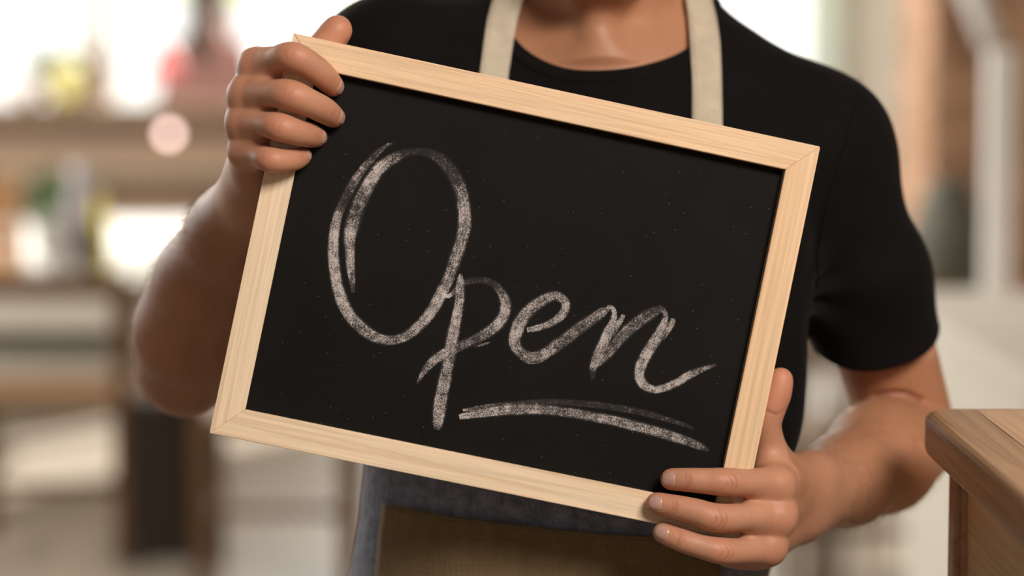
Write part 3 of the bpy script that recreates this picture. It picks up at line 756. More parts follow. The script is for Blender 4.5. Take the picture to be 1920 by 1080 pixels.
for q in (BP(633, 56, -.0265), BP(1464, 711, -.0245), BP(1456, 738, -.025)): add_red(q, .014, .9)
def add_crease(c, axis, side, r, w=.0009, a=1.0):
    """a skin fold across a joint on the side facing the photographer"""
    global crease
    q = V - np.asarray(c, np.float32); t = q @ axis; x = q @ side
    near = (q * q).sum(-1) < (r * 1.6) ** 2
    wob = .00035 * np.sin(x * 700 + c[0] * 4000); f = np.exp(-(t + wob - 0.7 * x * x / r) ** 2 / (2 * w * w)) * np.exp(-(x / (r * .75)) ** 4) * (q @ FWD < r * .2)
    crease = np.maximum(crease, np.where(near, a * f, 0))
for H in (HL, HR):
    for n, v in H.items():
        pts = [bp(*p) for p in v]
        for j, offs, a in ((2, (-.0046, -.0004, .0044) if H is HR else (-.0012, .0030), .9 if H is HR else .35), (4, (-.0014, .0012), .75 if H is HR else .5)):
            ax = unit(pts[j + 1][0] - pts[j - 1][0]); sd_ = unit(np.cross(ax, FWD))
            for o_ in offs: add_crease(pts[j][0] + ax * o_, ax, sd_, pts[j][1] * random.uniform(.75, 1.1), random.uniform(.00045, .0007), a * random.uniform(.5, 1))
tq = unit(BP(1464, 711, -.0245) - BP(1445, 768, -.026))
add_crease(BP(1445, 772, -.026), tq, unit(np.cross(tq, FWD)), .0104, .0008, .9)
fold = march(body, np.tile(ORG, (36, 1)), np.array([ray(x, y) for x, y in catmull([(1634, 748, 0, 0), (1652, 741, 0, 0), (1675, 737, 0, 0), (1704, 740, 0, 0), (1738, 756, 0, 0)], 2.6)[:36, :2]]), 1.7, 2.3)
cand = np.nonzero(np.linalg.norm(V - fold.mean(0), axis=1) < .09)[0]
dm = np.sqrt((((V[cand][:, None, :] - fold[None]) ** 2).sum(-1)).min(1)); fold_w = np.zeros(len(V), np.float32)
fold_w[cand] = np.exp(-(dm / .0024) ** 2); crease = np.maximum(crease, fold_w * .8)  # elbow fold darkened as well, its shade painted into the skin colour
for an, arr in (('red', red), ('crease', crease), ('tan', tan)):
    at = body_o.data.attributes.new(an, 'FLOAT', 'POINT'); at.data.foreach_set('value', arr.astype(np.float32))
# press the folds in
co = np.empty(len(V) * 3, np.float32); body_o.data.vertices.foreach_get('co', co)
nr = np.empty(len(V) * 3, np.float32); body_o.data.vertices.foreach_get('normal', nr)
co = co.reshape(-1, 3) - nr.reshape(-1, 3) * (crease[:, None] * .0006 + fold_w[:, None] * .0022)
body_o.data.vertices.foreach_set('co', co.ravel()); body_o.data.update()

# fingernails
def nail(pts, L, halfw, nrm=None, back=.0, skin_f=None):
    skin_f = finger(pts)
    tip, r = pts[-1]; dip = pts[-2][0]
    t = unit(tip - dip); n = (-FWD if nrm is None else nrm); n = unit(n - t * (n @ t)); s = np.cross(t, n)
    V = []; Fc = []; nu, nv = 9, 9
    c = tip + t * (r * .10 - back)
    for i in range(nu):
        for j in range(nv):
            a = -1 + 2 * i / (nu - 1); b = -1 + 2 * j / (nv - 1)
            # square -> rounded square
            u = a * math.sqrt(1 - .42 * b * b); v = b * math.sqrt(1 - .42 * a * a)
            th = v * halfw / r
            V.append(c + t * (u * L) + s * (math.sin(th) * r) + n * (math.cos(th) * r))
    for i in range(nu - 1):
        for j in range(nv - 1): q = i * nv + j; Fc.append((q, q + nv, q + nv + 1, q + 1))
    V = np.array(V); Vp = project(skin_f, V, .0, 2)
    rim = np.array([max(abs(-1 + 2 * i / (nu - 1)), abs(-1 + 2 * j / (nv - 1))) for i in range(nu) for j in range(nv)])
    # the plate: proud in the middle, sunk at its back and sides
    g = grad(skin_f, Vp); g /= np.linalg.norm(g, axis=1)[:, None]
    u_ = np.array([-1 + 2 * i / (nu - 1) for i in range(nu) for j in range(nv)])
    h = .00055 - .0007 * np.clip((rim - .72) / .28, 0, 1) + .0008 * np.clip((u_ - .7) / .3, 0, 1)
    Vp = Vp + g * h[:, None]
    o = mesh_obj('fingernail', Vp, Fc, M['nail'], body_o, smooth=True)
    md = o.modifiers.new('thick', 'SOLIDIFY'); md.thickness = .0005; md.offset = 1
    md = o.modifiers.new('sub', 'SUBSURF'); md.levels = 1; md.render_levels = 1
    return o
for n, v in HL.items(): nail([bp(*p) for p in v], {'pinky': .0046}.get(n, .0058), {'pinky': .0050}.get(n, .0064), unit(-FWD * 1.0 + RT * .62 + UP * .05), .0006)
for n, v in HR.items(): nail([bp(*p) for p in v], .0060, .0064, unit(-FWD * 1.0 + UP * .10), .001)
nail([bp(606, 90, -28, 11.6), bp(633, 56, -26.5, 11.0)], .0062, .0068, unit(-RT * 1.0 + UP * .3 + FWD * .9))
nail([bp(1456, 738, -25, 10.6), bp(1464, 711, -24.5, 8.8)], .006, .0066, unit(FWD))
# face details and hair
for sx in (-1, 1):
    ec = march(body, ORG[None], ray(HX + sx * 72, -280)[None], 1.7, 2.1)[0] + FWD * .0082
    e = lathe('eyeball', [(.0005, -.0118), (.006, -.0102), (.0102, -.006), (.0118, 0), (.0102, .006), (.006, .0102), (.0005, .0118)], ec, M['eye_white'], body_o, 20)
    lathe('iris', [(.0054, 0), (.0052, .0007), (.002, .0011)], ec - FWD * .0111, M['iris'], body_o, 20, -FWD)
    for dz, rr_, bow in ((.0062, .0020, .0035), (-.0056, .0014, -.0018)):
        arc = [ec + RT * (x_ * .0135) + UP * (dz + bow * (1 - x_ * x_) - .001) - FWD * (.0112 - .006 * x_ * x_) for x_ in np.linspace(-1, 1, 9)]
        tube('eyelid', arc, [rr_ * (.5 + .5 * (1 - abs(x_))) + .0006 for x_ in np.linspace(-1, 1, 9)], M['skin'], body_o, 8)
    bro = march(body, np.tile(ORG, (9, 1)), np.array([ray(HX + sx * x_, y_) for x_, y_ in zip(np.linspace(26, 118, 9), (-322, -328, -333, -337, -340, -341, -339, -334, -326))]), 1.7, 2.1)
    tube('eyebrow', bro, [.0018, .003, .0034, .0034, .0032, .0028, .0024, .0018, .0010], M['hair'], body_o, 8)
for nm_, ys, r_ in (('upper_lip', (-141, -144, -146, -145, -146, -144, -141), .0028), ('lower_lip', (-138, -132, -128, -126, -128, -132, -138), .0036)):
    lp = march(body, np.tile(ORG, (7, 1)), np.array([ray(HX + x_, y_) for x_, y_ in zip(np.linspace(-44, 44, 7), ys)]), 1.7, 2.1, -.0012)
    tube(nm_, lp, [r_ * k_ for k_ in (.35, .8, 1, 1, 1, .8, .35)], M['lip'], body_o, 10)
hairf = Node(.03, Ell(P(HX, -375, 2.05), AX, (.084, .100, .094)), Ell(P(HX, -290, 2.085), AX, (.078, .066, .092)), Ell(P(HX - 10, -485, 1.985), AX, (.068, .052, .036)))
Vh, Qh = nets(Off(hairf, 0, lambda p: wave_noise(p, [((260, 40, 90), .3, .0016), ((90, 10, 300), 1.1, .0012)])), hairf.lo - .02, hairf.hi + .02, .004)
mesh_obj('hair', Vh, Qh, M['hair'], person, smooth=True)

# ------------------------------------------------------------------ clothes
zs = P(1040, 1330, 2.0)[2]
Vs, Qs = nets(shirt_f, np.array([shirt_f.lo[0], shirt_f.lo[1], zs]), shirt_f.hi, .0035)
bm = bmesh.new()
me_t = mesh_obj('shirt_tmp', Vs, Qs, None, None, True, False); bm.from_mesh(me_t.data); bpy.data.objects.remove(me_t)
def cut(co_, no_, test=None):
    geom = bm.verts[:] + bm.edges[:] + bm.faces[:]
    if test is not None:
        fs = [f for f in bm.faces if test(f.calc_center_median())]; es = {e for f in fs for e in f.edges}; vv = {v for f in fs for v in f.verts}
        geom = list(vv) + list(es) + fs
    bmesh.ops.bisect_plane(bm, geom=geom, plane_co=Vector(co_), plane_no=Vector(no_), clear_outer=True)
# sleeve hems
hemR = P(1652, 612, 2.07); hem_noR = unit(-UP + FWD * .75 + RT * .27)
cut(hemR, hem_noR, lambda c: c.x > P(1530, 600, 2.05)[0] and c.z < P(1600, 500, 2.05)[2])
hemL = UL + slv_dirL * .03
cut(hemL, slv_dirL, lambda c: (np.array(c) - UL) @ slv_dirL > -.05 and np.linalg.norm(np.array(c) - UL) < .16)
cut((0, 0, zs + .004), (0, 0, -1))
def in_neck(c):
    q = np.array(c) - NO; r = math.hypot(q @ ne, q @ RT)
    return r < np.interp(math.atan2(q @ ne, q @ RT), _ph[_o], _rr[_o], period=2 * pi) + .003 and q @ NN > -.09
bmesh.ops.delete(bm, geom=[f for f in bm.faces if in_neck(f.calc_center_median())], context='FACES')
for v in list(bm.verts):
    if not v.link_faces: bm.verts.remove(v)
shirt = bm_obj('t_shirt', bm, M['shirt'], person, True)
md = shirt.modifiers.new('cloth', 'SOLIDIFY'); md.thickness = .0018; md.offset = 0
shirt['label'] = 'black short-sleeved t-shirt'

_tg = np.roll(NL, -1, 0) - np.roll(NL, 1, 0); _tg /= np.linalg.norm(_tg, axis=1)[:, None]
def loop_on(level, grow):
    r = NL.copy(); k = 4
    for _ in range(k):
        g = grad(shirt_f, r); g /= np.linalg.norm(g, axis=1)[:, None]
        out = np.cross(_tg, g); out *= np.sign((out * (r - NO)).sum(-1))[:, None]
        r = project(shirt_f, r + out * (grow / k), level if _ == k - 1 else 0, 2)
    return r
rows = [(-.005, .0008), (-.001, -.0004), (.0018, .0004), (.0028, .003), (.0028, .009), (.0024, .0125), (.0010, .0136), (-.002, .0140)]
L_ = [loop_on(l, dr) for l, dr in rows]; n = len(L_[0])
Vc = np.concatenate(L_); Fc = [(j * n + i, j * n + (i + 1) % n, (j + 1) * n + (i + 1) % n, (j + 1) * n + i) for j in range(len(L_) - 1) for i in range(n)]
mesh_obj('collar', Vc, Fc, M['shirt'], shirt, smooth=True)

# seam where the sleeve is set into the shoulder
sp_ = catmull([(1612, 150, 0, 0), (1607, 195, 0, 0), (1588, 262, 0, 0), (1566, 330, 0, 0), (1547, 400, 0, 0), (1536, 470, 0, 0), (1532, 540, 0, 0)], 9)[:, :2]
D = np.array([ray(x, y) for x, y in sp_])
tube('sleeve_seam', march(shirt_f, np.tile(ORG, (len(D), 1)), D, 1.6, 2.3, .0009), .0011, M['shirt'], shirt, 6)
# trousers and shoes (below the frame)
hipz = zs
legs = []
for sx in (-1, 1):
    hp = np.array([.04 + sx * .095, 2.05, .90]); kn = np.array([.04 + sx * .115, 2.04, .49]); an = np.array([.04 + sx * .125, 2.06, .10])
    legs += [Caps(hp, kn, .09, .062), Caps(kn, an, .062, .05)]
pel = Ell((.04, 2.05, .93), AX, (.178, .115, .13))
jeans_f = Node(.03, pel, *legs)
Vj, Qj = nets(jeans_f, jeans_f.lo - .01, jeans_f.hi + .01, .008)
jeans_o = mesh_obj('trousers', Vj, Qj, M['jeans'], person, smooth=True)
for sx in (-1, 1):
    x = .04 + sx * .125
    sf = Node(.02, Caps((x, 2.10, .05), (x + sx * .02, 1.93, .038), .045, .036), Caps((x, 2.08, .06), (x, 2.07, .12), .042, .045))
    Vj, Qj = nets(Off(sf, 0), (x - .15, 1.8, .003), (x + .15, 2.25, .25), .006)
    Vj[:, 2] = np.maximum(Vj[:, 2], .0); mesh_obj('shoe', Vj, Qj, M['leather'], person, smooth=True)

# ------------------------------------------------------------------ the apron, worn over the shirt
def wr_apron(p): return (wave_noise(p, [((40, 0, 9), .4, .0016), ((72, 10, -22), 1.7, .0010), ((14, 4, 30), .2, .0010)])).astype(np.float32)
low = Torso([sec(1900, 1050, 440, 2.03, .135), sec(1420, 1050, 424, 2.03, .128)] + TORSO[1:9])
apron_f = Off(low, .0098, wr_apron)
zt, zb = P(1120, 330, 1.93)[2], .60
rowsA = []
nz, na = 90, 110
axx = np.interp(np.linspace(zb, zt, nz), np.array([s[0] for s in TORSO])[::-1] if TORSO[0][0] > TORSO[-1][0] else [s[0] for s in TORSO], [s[1] for s in TORSO])
O_, D_ = [], []
zw = P(1040, 800, 2.0)[2]; zc = P(1040, 640, 2.0)[2]
for k, z in enumerate(np.linspace(zb, zt, nz)):
    u = np.clip((z - zw) / (zc - zw), 0, 1); u = u * u * (3 - 2 * u)
    full = 102 * (1 - u) + 44 * u
    v_ = np.clip((z - P(1040, 1075, 2.0)[2]) / (P(1040, 960, 2.0)[2] - P(1040, 1075, 2.0)[2]), 0, 1)
    for a in np.linspace(-full, full * (1 - v_) + min(full, 40) * v_, na):
        th = math.radians(a); D = np.array([math.sin(th), -math.cos(th), 0]); c = np.array([axx[k], 2.03, z])
        O_.append(c + D * .40); D_.append(-D)
Va = march(apron_f, np.array(O_), np.array(D_), 0.0, .38, .0)
Fa = np.array([(i * na + j, i * na + j + 1, (i + 1) * na + j + 1, (i + 1) * na + j) for i in range(nz - 1) for j in range(na - 1)])
ap = apron = mesh_obj('apron', Va, Fa, M['denim'], person, smooth=True); apron['label'] = 'charcoal blue denim apron with beige linen straps'
md = ap.modifiers.new('cloth', 'SOLIDIFY'); md.thickness = .0014; md.offset = 0
# patch pocket of khaki canvas
def on_apron(pix, level):
    D = np.array([ray(x, y) for x, y in pix]); return march(apron_f, np.tile(ORG, (len(D), 1)), D, 1.6, 2.2, level)
topc = catmull([(717, 944, 0, 0), (760, 953, 0, 0), (835, 968, 0, 0), (978, 986, 0, 0), (1113, 1001, 0, 0), (1225, 1007, 0, 0), (1350, 1008, 0, 0)], 14)[:, :2]
botc = np.stack([np.interp(np.linspace(0, 1, len(topc)), [0, 1], [676, 1352]), np.full(len(topc), 1330.0)], -1)
nr_ = 40; pix = [topc * (1 - t) + botc * t for t in np.linspace(0, 1, nr_)]
Vp = on_apron(np.concatenate(pix), .0035); nc = len(topc)
Fp = np.array([(i * nc + j, i * nc + j + 1, (i + 1) * nc + j + 1, (i + 1) * nc + j) for i in range(nr_ - 1) for j in range(nc - 1)])
pk = mesh_obj('pocket', Vp, Fp, M['khaki'], apron, smooth=True); pk['label'] = 'khaki canvas patch pocket'
md = pk.modifiers.new('cloth', 'SOLIDIFY'); md.thickness = .0022; md.offset = 0
hem = on_apron(topc + np.array([0, 1.0]), .0052)
tube('pocket_hem', hem, .0011, M['khaki'], apron, 8)
# straps: linen ribbons lying on shirt and neck
strap_f = Node(.02, shirt_f, neck)
def ribbon(name, pathpx, back, hw_px):
    D = np.array([ray(x, y) for x, y in pathpx]); C = march(strap_f, np.tile(ORG, (len(D), 1)), D, 1.6, 2.4, .0025)
    C = np.concatenate([C, np.array(back)]) if len(back) else C
    hw = list(hw_px) + [hw_px[-1]] * len(back)
    t = np.arange(len(C)); tt = np.linspace(0, len(C) - 1, 90)
    C = np.stack([np.interp(tt, t, C[:, k]) for k in range(3)], -1); hw = np.interp(tt, t, hw)
    for _ in range(4): C[1:-1] = (C[:-2] + 2 * C[1:-1] + C[2:]) / 4
    g = grad(strap_f, C); g /= np.linalg.norm(g, axis=1)[:, None]
    for _ in range(6): g[1:-1] = (g[:-2] + 2 * g[1:-1] + g[2:]) / 4
    V = []; 
    for i in range(len(C)):
        tg = unit(C[min(i + 1, len(C) - 1)] - C[max(i - 1, 0)]); sd_ = unit(np.cross(tg, g[i]))
        for e in (-1, -.5, 0, .5, 1): V.append(C[i] + sd_ * hw[i] * e)
    V = np.array(V); d = ev_pts(strap_f, V); gg = grad(strap_f, V); push = np.maximum(.0022 - d, 0)
    V = V + gg * push[:, None]
    Fc = np.array([(i * 5 + j, i * 5 + j + 1, (i + 1) * 5 + j + 1, (i + 1) * 5 + j) for i in range(len(C) - 1) for j in range(4)])
    o = mesh_obj(name, V, Fc, M['linen'], apron, smooth=True)
    md = o.modifiers.new('cloth', 'SOLIDIFY'); md.thickness = .0026; md.offset = 1
    o['label'] = 'beige linen neck strap'
    return o
s1 = .0125
bk = lambda sx: [P(HX + sx * 172, -40, 2.055), P(HX + sx * 158, -62, 2.10), P(HX + sx * 100, -70, 2.135), P(HX, -72, 2.145)]
ribbon('neck_strap', [(902, 360), (914, 220), (925, 140), (932, 90), (941, 40), (952, 5), (962, -18)], bk(-1), [s1] * 7)
ribbon('neck_strap', [(1330, 400), (1327, 300), (1325, 230), (1324, 150), (1321, 80), (1315, 30), (1308, 0)], bk(1), [s1] * 7)
# hairs on the forearms
def arm_hair(ff, seeds, axis_dir, n, seed):
    rng = np.random.default_rng(seed)
    a, b, r = seeds
    t = rng.random(n); ang = rng.random(n) * 2 * pi
    ax = unit(b - a); u = unit(np.cross(ax, FWD)); w = np.cross(ax, u)
    c = a + (b - a) * t[:, None]; D = np.cos(ang)[:, None] * u + np.sin(ang)[:, None] * w
    S = march(body, c + D * .09, -D, 0, .09, .0002, 60)
    g = grad(body, S); g /= np.linalg.norm(g, axis=1)[:, None]
    V = []; Fc = []
    for i in range(n):
        L = rng.uniform(.006, .014); d = axis_dir * rng.uniform(.6, 1) + rng.normal(0, .28, 3); d = d - g[i] * (d @ g[i]); d = unit(d)
        sd_ = unit(np.cross(d, g[i])); rr = .00009
        p0 = S[i] - g[i] * .0004; p1 = S[i] + d * L * .5 + g[i] * L * .28; p2 = S[i] + d * L + g[i] * L * .34
        k = len(V)
        for q, s in ((p0, 1), (p1, .8)):
            V += [q + sd_ * rr * s, q - sd_ * rr * s * .5 + g[i] * rr * s * .87, q - sd_ * rr * s * .5 - g[i] * rr * s * .87]
        V.append(p2)
        for j in range(3): Fc.append((k + j, k + (j + 1) % 3, k + 3 + (j + 1) % 3, k + 3 + j)); Fc.append((k + 3 + j, k + 3 + (j + 1) % 3, k + 6))
    return V, Fc
Vh, Fh = arm_hair(body, (P(345, 690, 2.08), P(455, 400, 1.93), .05), unit(P(345, 690, 2.08) - P(455, 400, 1.93)) * .8 - RT * .5, 2200, 3)
o = mesh_obj('arm_hair', Vh, Fh, M['arm_hair'], body_o); o['kind'] = 'stuff'
Vh, Fh = arm_hair(body, (P(1690, 835, 2.08), P(1530, 915, 1.93), .05), unit(P(1690, 835, 2.08) - P(1530, 915, 1.93)) * .3 - UP * .8, 1600, 4)
o = mesh_obj('arm_hair', Vh, Fh, M['arm_hair'], body_o); o['kind'] = 'stuff'
# ------------------------------------------------------------------ wooden counter in the right foreground
ctr = empty('wooden_counter', (0.6, 1.0, 0), 'brown wooden bar counter with thick rounded top beside the person\'s bent elbow', 'counter')
ZC = 1.12
bm = bmesh.new()
def prism(bm, poly, z0, z1):
    lo_ = [bm.verts.new((x, y, z0)) for x, y in poly]; hi_ = [bm.verts.new((x, y, z1)) for x, y in poly]
    bm.faces.new(hi_); bm.faces.new(lo_[::-1]); n = len(poly)
    for i in range(n): bm.faces.new((lo_[i], lo_[(i + 1) % n], hi_[(i + 1) % n], hi_[i]))
yb = 1.905
poly = [(.324, .25), (.95, .25), (.95, yb), (.346, yb), (.333, yb - .006), (.326, yb - .016), (.324, yb - .032)]
prism(bm, poly, ZC - .036, ZC)
bmesh.ops.recalc_face_normals(bm, faces=bm.faces[:])
es = [e for e in bm.edges if abs(e.verts[0].co.z - e.verts[1].co.z) < 1e-5]
bmesh.ops.bevel(bm, geom=es, offset=.009, segments=4, affect='EDGES', profile=.5)
bm_obj('worktop', bm, M['oak_dark'], ctr)
bm = bmesh.new()
prism(bm, [(.366, .29), (.93, .29), (.93, yb - .020), (.366, yb - .020)], ZC - .0005, ZC + .0006)
bm_obj('top_inlay', bm, M['oak_top'], ctr)
box('cabinet_body', (.350, .27, 0), (.93, yb - .04, ZC - .036), M['oak_panel'], ctr, .001)
box('corner_post', (.342, yb - .062, 0), (.366, yb - .034, ZC - .036), M['oak_dark'], ctr, .003)
box('corner_trim', (.3465, yb - .074, 0), (.358, yb - .066, ZC - .036), M['oak_dark'], ctr, .001)
box('plinth', (.347, .27, 0), (.36, yb - .08, .10), M['oak_dark'], ctr, .002)
# ------------------------------------------------------------------ the hall behind
def X(px, y): return (px - 960) / F * y
def Z(py, y): return 1.4 - (py - 100) / F * y
M['laminate'] = plain('white_laminate', (0.80, 0.79, 0.76), 0.25, 0.03)
M['green'] = plain('green_leaf', (0.07, 0.15, 0.03), 0.5, 0.35, 30)
M['green_pale'] = plain('pale_green_leaf', (0.16, 0.22, 0.06), 0.5, 0.35, 30)
M['yellow'] = plain('yellow_glaze', (0.72, 0.62, 0.03), 0.25, 0.05)
M['yellow_pale'] = plain('pale_yellow_glaze', (0.80, 0.76, 0.25), 0.3, 0.05)
M['lavender'] = plain('grey_lavender_ceramic', (0.33, 0.30, 0.33), 0.4, 0.12)
M['grey'] = plain('grey_ceramic', (0.32, 0.31, 0.29), 0.4, 0.1)
M['urn'] = plain('green_grey_urn', (0.13, 0.13, 0.10), 0.6, 0.15)
M['dark'] = plain('dark_glass', (0.02, 0.02, 0.018), 0.15, 0.1)
M['crate'] = wood('orange_crate_wood', (0.50, 0.26, 0.10), (0.46, 0.23, 0.085), (0.40, 0.19, 0.07), 0.5, 'X', 0.5)
M['red'] = plain('red_enamel', (0.70, 0.06, 0.05), 0.35, 0.06)
M['mauve'] = fabric('mauve_cloth', (0.36, 0.20, 0.18), 0.9, 600)
M['black_seat'] = plain('black_leather', (0.02, 0.017, 0.015), 0.45, 0.2)

# long white table on the left, lit by the sun
T = empty('long_table', (-1.9, 8.3, 0), 'long white-topped wooden table standing in the sunlight beside the raised elbow', 'table')
x0, x1, y0, y1 = -2.65, -1.07, 7.0, 9.6
box('table_top', (x0, y0 + .02, .715), (x1 - .02, y1, .742), M['laminate'], T, .003)
box('edge_band', (x0, y0, .700), (x1, y0 + .02, .742), M['table_wood'], T, .003)
box('edge_band', (x1 - .02, y0 + .02, .700), (x1, y1, .742), M['table_wood'], T, .003)
box('apron_rail', (x1 - .085, y0 + .08, .63), (x1 - .06, y1 - .08, .715), M['table_wood'], T, .002)
for lx in (x0 + .03, x1 - .10):
    for ly in (y0 + .03, y1 - .1): box('leg', (lx, ly, 0), (lx + .07, ly + .07, .715), M['chair_wood'], T, .004)

def chair(x, y, rz, label, seat_mat, wood_m, w=.42, d=.42, pad=None):
    t = empty('wooden_chair', (x, y, 0), label, 'chair', 'wooden chairs in the hall')
    hw, hd = w / 2, d / 2
    R_ = Matrix.Rotation(rz, 3, 'Z')
    def bx(nm, lo_, hi_, m, bev=.004):
        bm = bmesh.new(); add_box(bm, lo_, hi_, bev)
        for v in bm.verts: v.co = R_ @ v.co + Vector((x, y, 0))
        return bm_obj(nm, bm, m, t)
    bx('seat', (-hw, -hd, .425), (hw, hd, .465), seat_mat, .012)
    for sx in (-1, 1):
        bx('leg', (sx * (hw - .02) - .02, -hd + .005, 0), (sx * (hw - .02) + .02, -hd + .045, .43), wood_m)
        bx('leg', (sx * (hw - .02) - .02, hd - .045, 0), (sx * (hw - .02) + .02, hd - .005, .81), wood_m)
        bx('stretcher', (sx * (hw - .02) - .01, -hd + .045, .17), (sx * (hw - .02) + .01, hd - .045, .20), wood_m)
    bx('stretcher', (-hw + .04, -.012, .165), (hw - .04, .012, .19), wood_m)
    bx('seat_rail', (-hw + .04, -hd + .01, .37), (hw - .04, -hd + .03, .42), wood_m)
    bx('back_rail', (-hw + .04, hd - .035, .735), (hw - .04, hd - .012, .80), wood_m)
    bx('back_pad' if pad else 'back_rail', (-hw + .04, hd - .035, .585), (hw - .04, hd - .012, .64), pad or wood_m)
    return t
chair(X(505, 6.2), 6.4, pi, 'brown wooden chair standing just below the bottom left of the chalkboard', M['table_wood'], M['chair_wood'])
chair(X(65, 6.55), 6.76, pi, 'brown wooden chair drawn up to the near end of the long white table', M['table_wood'], M['chair_wood'], .48, .42, M['black_seat'])
t = empty('box_stool', (X(318, 6.6), 6.62, 0), 'dark wooden box stool between the two brown chairs below the elbow', 'stool')
sx_ = X(318, 6.6)
box('stool_top', (sx_ - .11, 6.51, .43), (sx_ + .10, 6.73, .46), M['dark_wood'], t, .004)
for dx in (-.105, .075): box('side_panel', (sx_ + dx, 6.515, 0), (sx_ + dx + .02, 6.725, .43), M['dark_wood'], t, .002)
box('front_panel', (sx_ - .085, 6.52, .02), (sx_ + .075, 6.54, .43), M['dark_wood'], t, .002)
chair(X(1652, 6.1), 6.12, .06, 'brown wooden chair seen between the person\'s side and bent arm', M['table_wood'], M['chair_wood'])
lathe('white_floor_vase', [(.035, 0), (.045, .04), (.052, .18), (.055, .34), (.048, .46), (.03, .53), (.026, .56), (.033, .58)], (X(1566, 6.4), 6.4, 0), M['ceramic'])
tag(bpy.data.objects['white_floor_vase'], 'tall white floor vase seen between the person\'s side and bent arm', 'vase')

# things standing on the long table
def leafy(name, loc, n, spread, height, size, mat, parent, seed):
    rng = random.Random(seed); V = []; Fc = []
    for i in range(n):
        a = rng.uniform(0, 2 * pi); r = spread * math.sqrt(rng.random()); z = height * rng.uniform(.1, 1) * (1 - .5 * (r / spread) ** 2)
        c = np.array([r * math.cos(a), r * math.sin(a), z]); s = size * rng.uniform(.7, 1.3)
        d = unit(np.array([math.cos(a), math.sin(a), rng.uniform(-.2, .9)])); u = unit(np.cross(d, [rng.random(), rng.random(), .4])); w = np.cross(d, u)
        k = len(V)
        V += [c, c + d * s * .5 + u * s * .28 + w * s * .06, c + d * s, c + d * s * .5 - u * s * .28 + w * s * .06, c + d * s * .5]
        Fc += [(k, k + 1, k + 4), (k + 1, k + 2, k + 4), (k + 2, k + 3, k + 4), (k + 3, k, k + 4)]
    return mesh_obj(name, np.array(V) + np.asarray(loc), Fc, mat, parent)
def potted(px, y, zb, potr, poth, spread, hh, n, size, potm, leafm, label, seed):
    t = empty('potted_plant', (X(px, y), y, zb), label, 'plant')
    lathe('pot', [(potr * .75, 0), (potr, poth * .9), (potr * 1.06, poth), (potr * .9, poth), (potr * .85, poth * .8)], (X(px, y), y, zb), potm, t, 20)
    o = leafy('foliage', (X(px, y), y, zb + poth * .9), n, spread, hh, size, leafm, t, seed); o['kind'] = 'stuff'
    return t
potted(82, 7.85, .742, .045, .13, .085, .15, 260, .06, M['grey'], M['green'], 'leafy green potted plant on the long white table', 1)
v = lathe('lavender_pitcher', [(.05, 0), (.058, .02), (.056, .12), (.045, .22), (.035, .27), (.042, .31)], (X(152, 7.5), 7.5, .742), M['lavender'])
tag(v, 'tall grey lavender pitcher between the green plant and the yellow bottle', 'pitcher')
v = lathe('grey_jar', [(.03, 0), (.036, .01), (.036, .13), (.028, .16), (.03, .175)], (X(105, 7.2), 7.2, .742), M['grey'])
tag(v, 'small pale grey jar in front of the green potted plant', 'jar')
t = empty('yellow_bottle', (X(186, 7.3), 7.3, .742), 'bright yellow bottle at the left edge of the sunlit white tabletop', 'bottle')
lathe('glass_body', [(.024, 0), (.028, .01), (.028, .13), (.022, .16), (.011, .185), (.011, .215)], (X(186, 7.3), 7.3, .742), M['yellow'], t)
lathe('cap', [(.0125, 0), (.0125, .022), (.010, .025)], (X(186, 7.3), 7.3, .742 + .213), M['yellow_pale'], t)
v = lathe('dark_bottle', [(.02, 0), (.024, .01), (.024, .12), (.010, .16), (.010, .20)], (X(167, 7.25), 7.25, .742), M['dark'])
tag(v, 'dark glass bottle close behind the bright yellow bottle', 'bottle')
t = empty('wooden_crate', (X(-15, 7.3), 7.3, .742), 'orange-brown wooden slatted crate on the long table at the photo\'s left edge', 'crate')
cx_ = X(-15, 7.3)
for k in range(4): box('slat', (cx_ - .09, 7.22, .742 + .005 + k * .072), (cx_ + .075, 7.235, .742 + .070 + k * .072), M['crate'], t, .002)
for k in range(4): box('slat', (cx_ + .06, 7.235, .742 + .005 + k * .072), (cx_ + .075, 7.40, .742 + .070 + k * .072), M['crate'], t, .002)
for sx in (-.085, .045): box('corner_post', (cx_ + sx, 7.236, .743), (cx_ + sx + .015, 7.25, 1.03), M['crate'], t, .001)

# plank-fronted bar in front of the windows
B = empty('plank_bar', (-1.9, 10.6, 0), 'long bar clad in brown and grey horizontal planks below the bright windows', 'bar')
bx0, bx1 = -3.6, X(640, 10.5)
box('bar_top', (bx0, 10.38, 1.14), (bx1, 10.95, 1.18), M['table_wood'], B, .004)
box('bar_body', (bx0 + .03, 10.47, 0), (bx1 - .03, 10.9, 1.14), M['dark_wood'], B, .002)
plank_m = [wood('plank_%s' % nme, *cs, .5, 'X', .4) for nme, cs in (('brown', ((.24, .15, .09), (.21, .13, .075), (.17, .10, .06))), ('greyed', ((.56, .52, .46), (.52, .48, .42), (.46, .42, .36))),
           ('dark', ((.13, .08, .05), (.11, .068, .042), (.08, .05, .03))), ('tan', ((.34, .25, .17), (.31, .225, .15), (.26, .185, .12))))]
order = [2, 0, 3, 2, 0, 1, 3, 2, 1, 1, 1, 1, 1]
zz = 1.135
for i, k in enumerate(order):
    h = .084; box('plank', (bx0 + .03, 10.445 - .004 * (i % 3), zz - h + .006), (bx1 - .03, 10.47, zz), plank_m[k], B, .002); zz -= h + .003

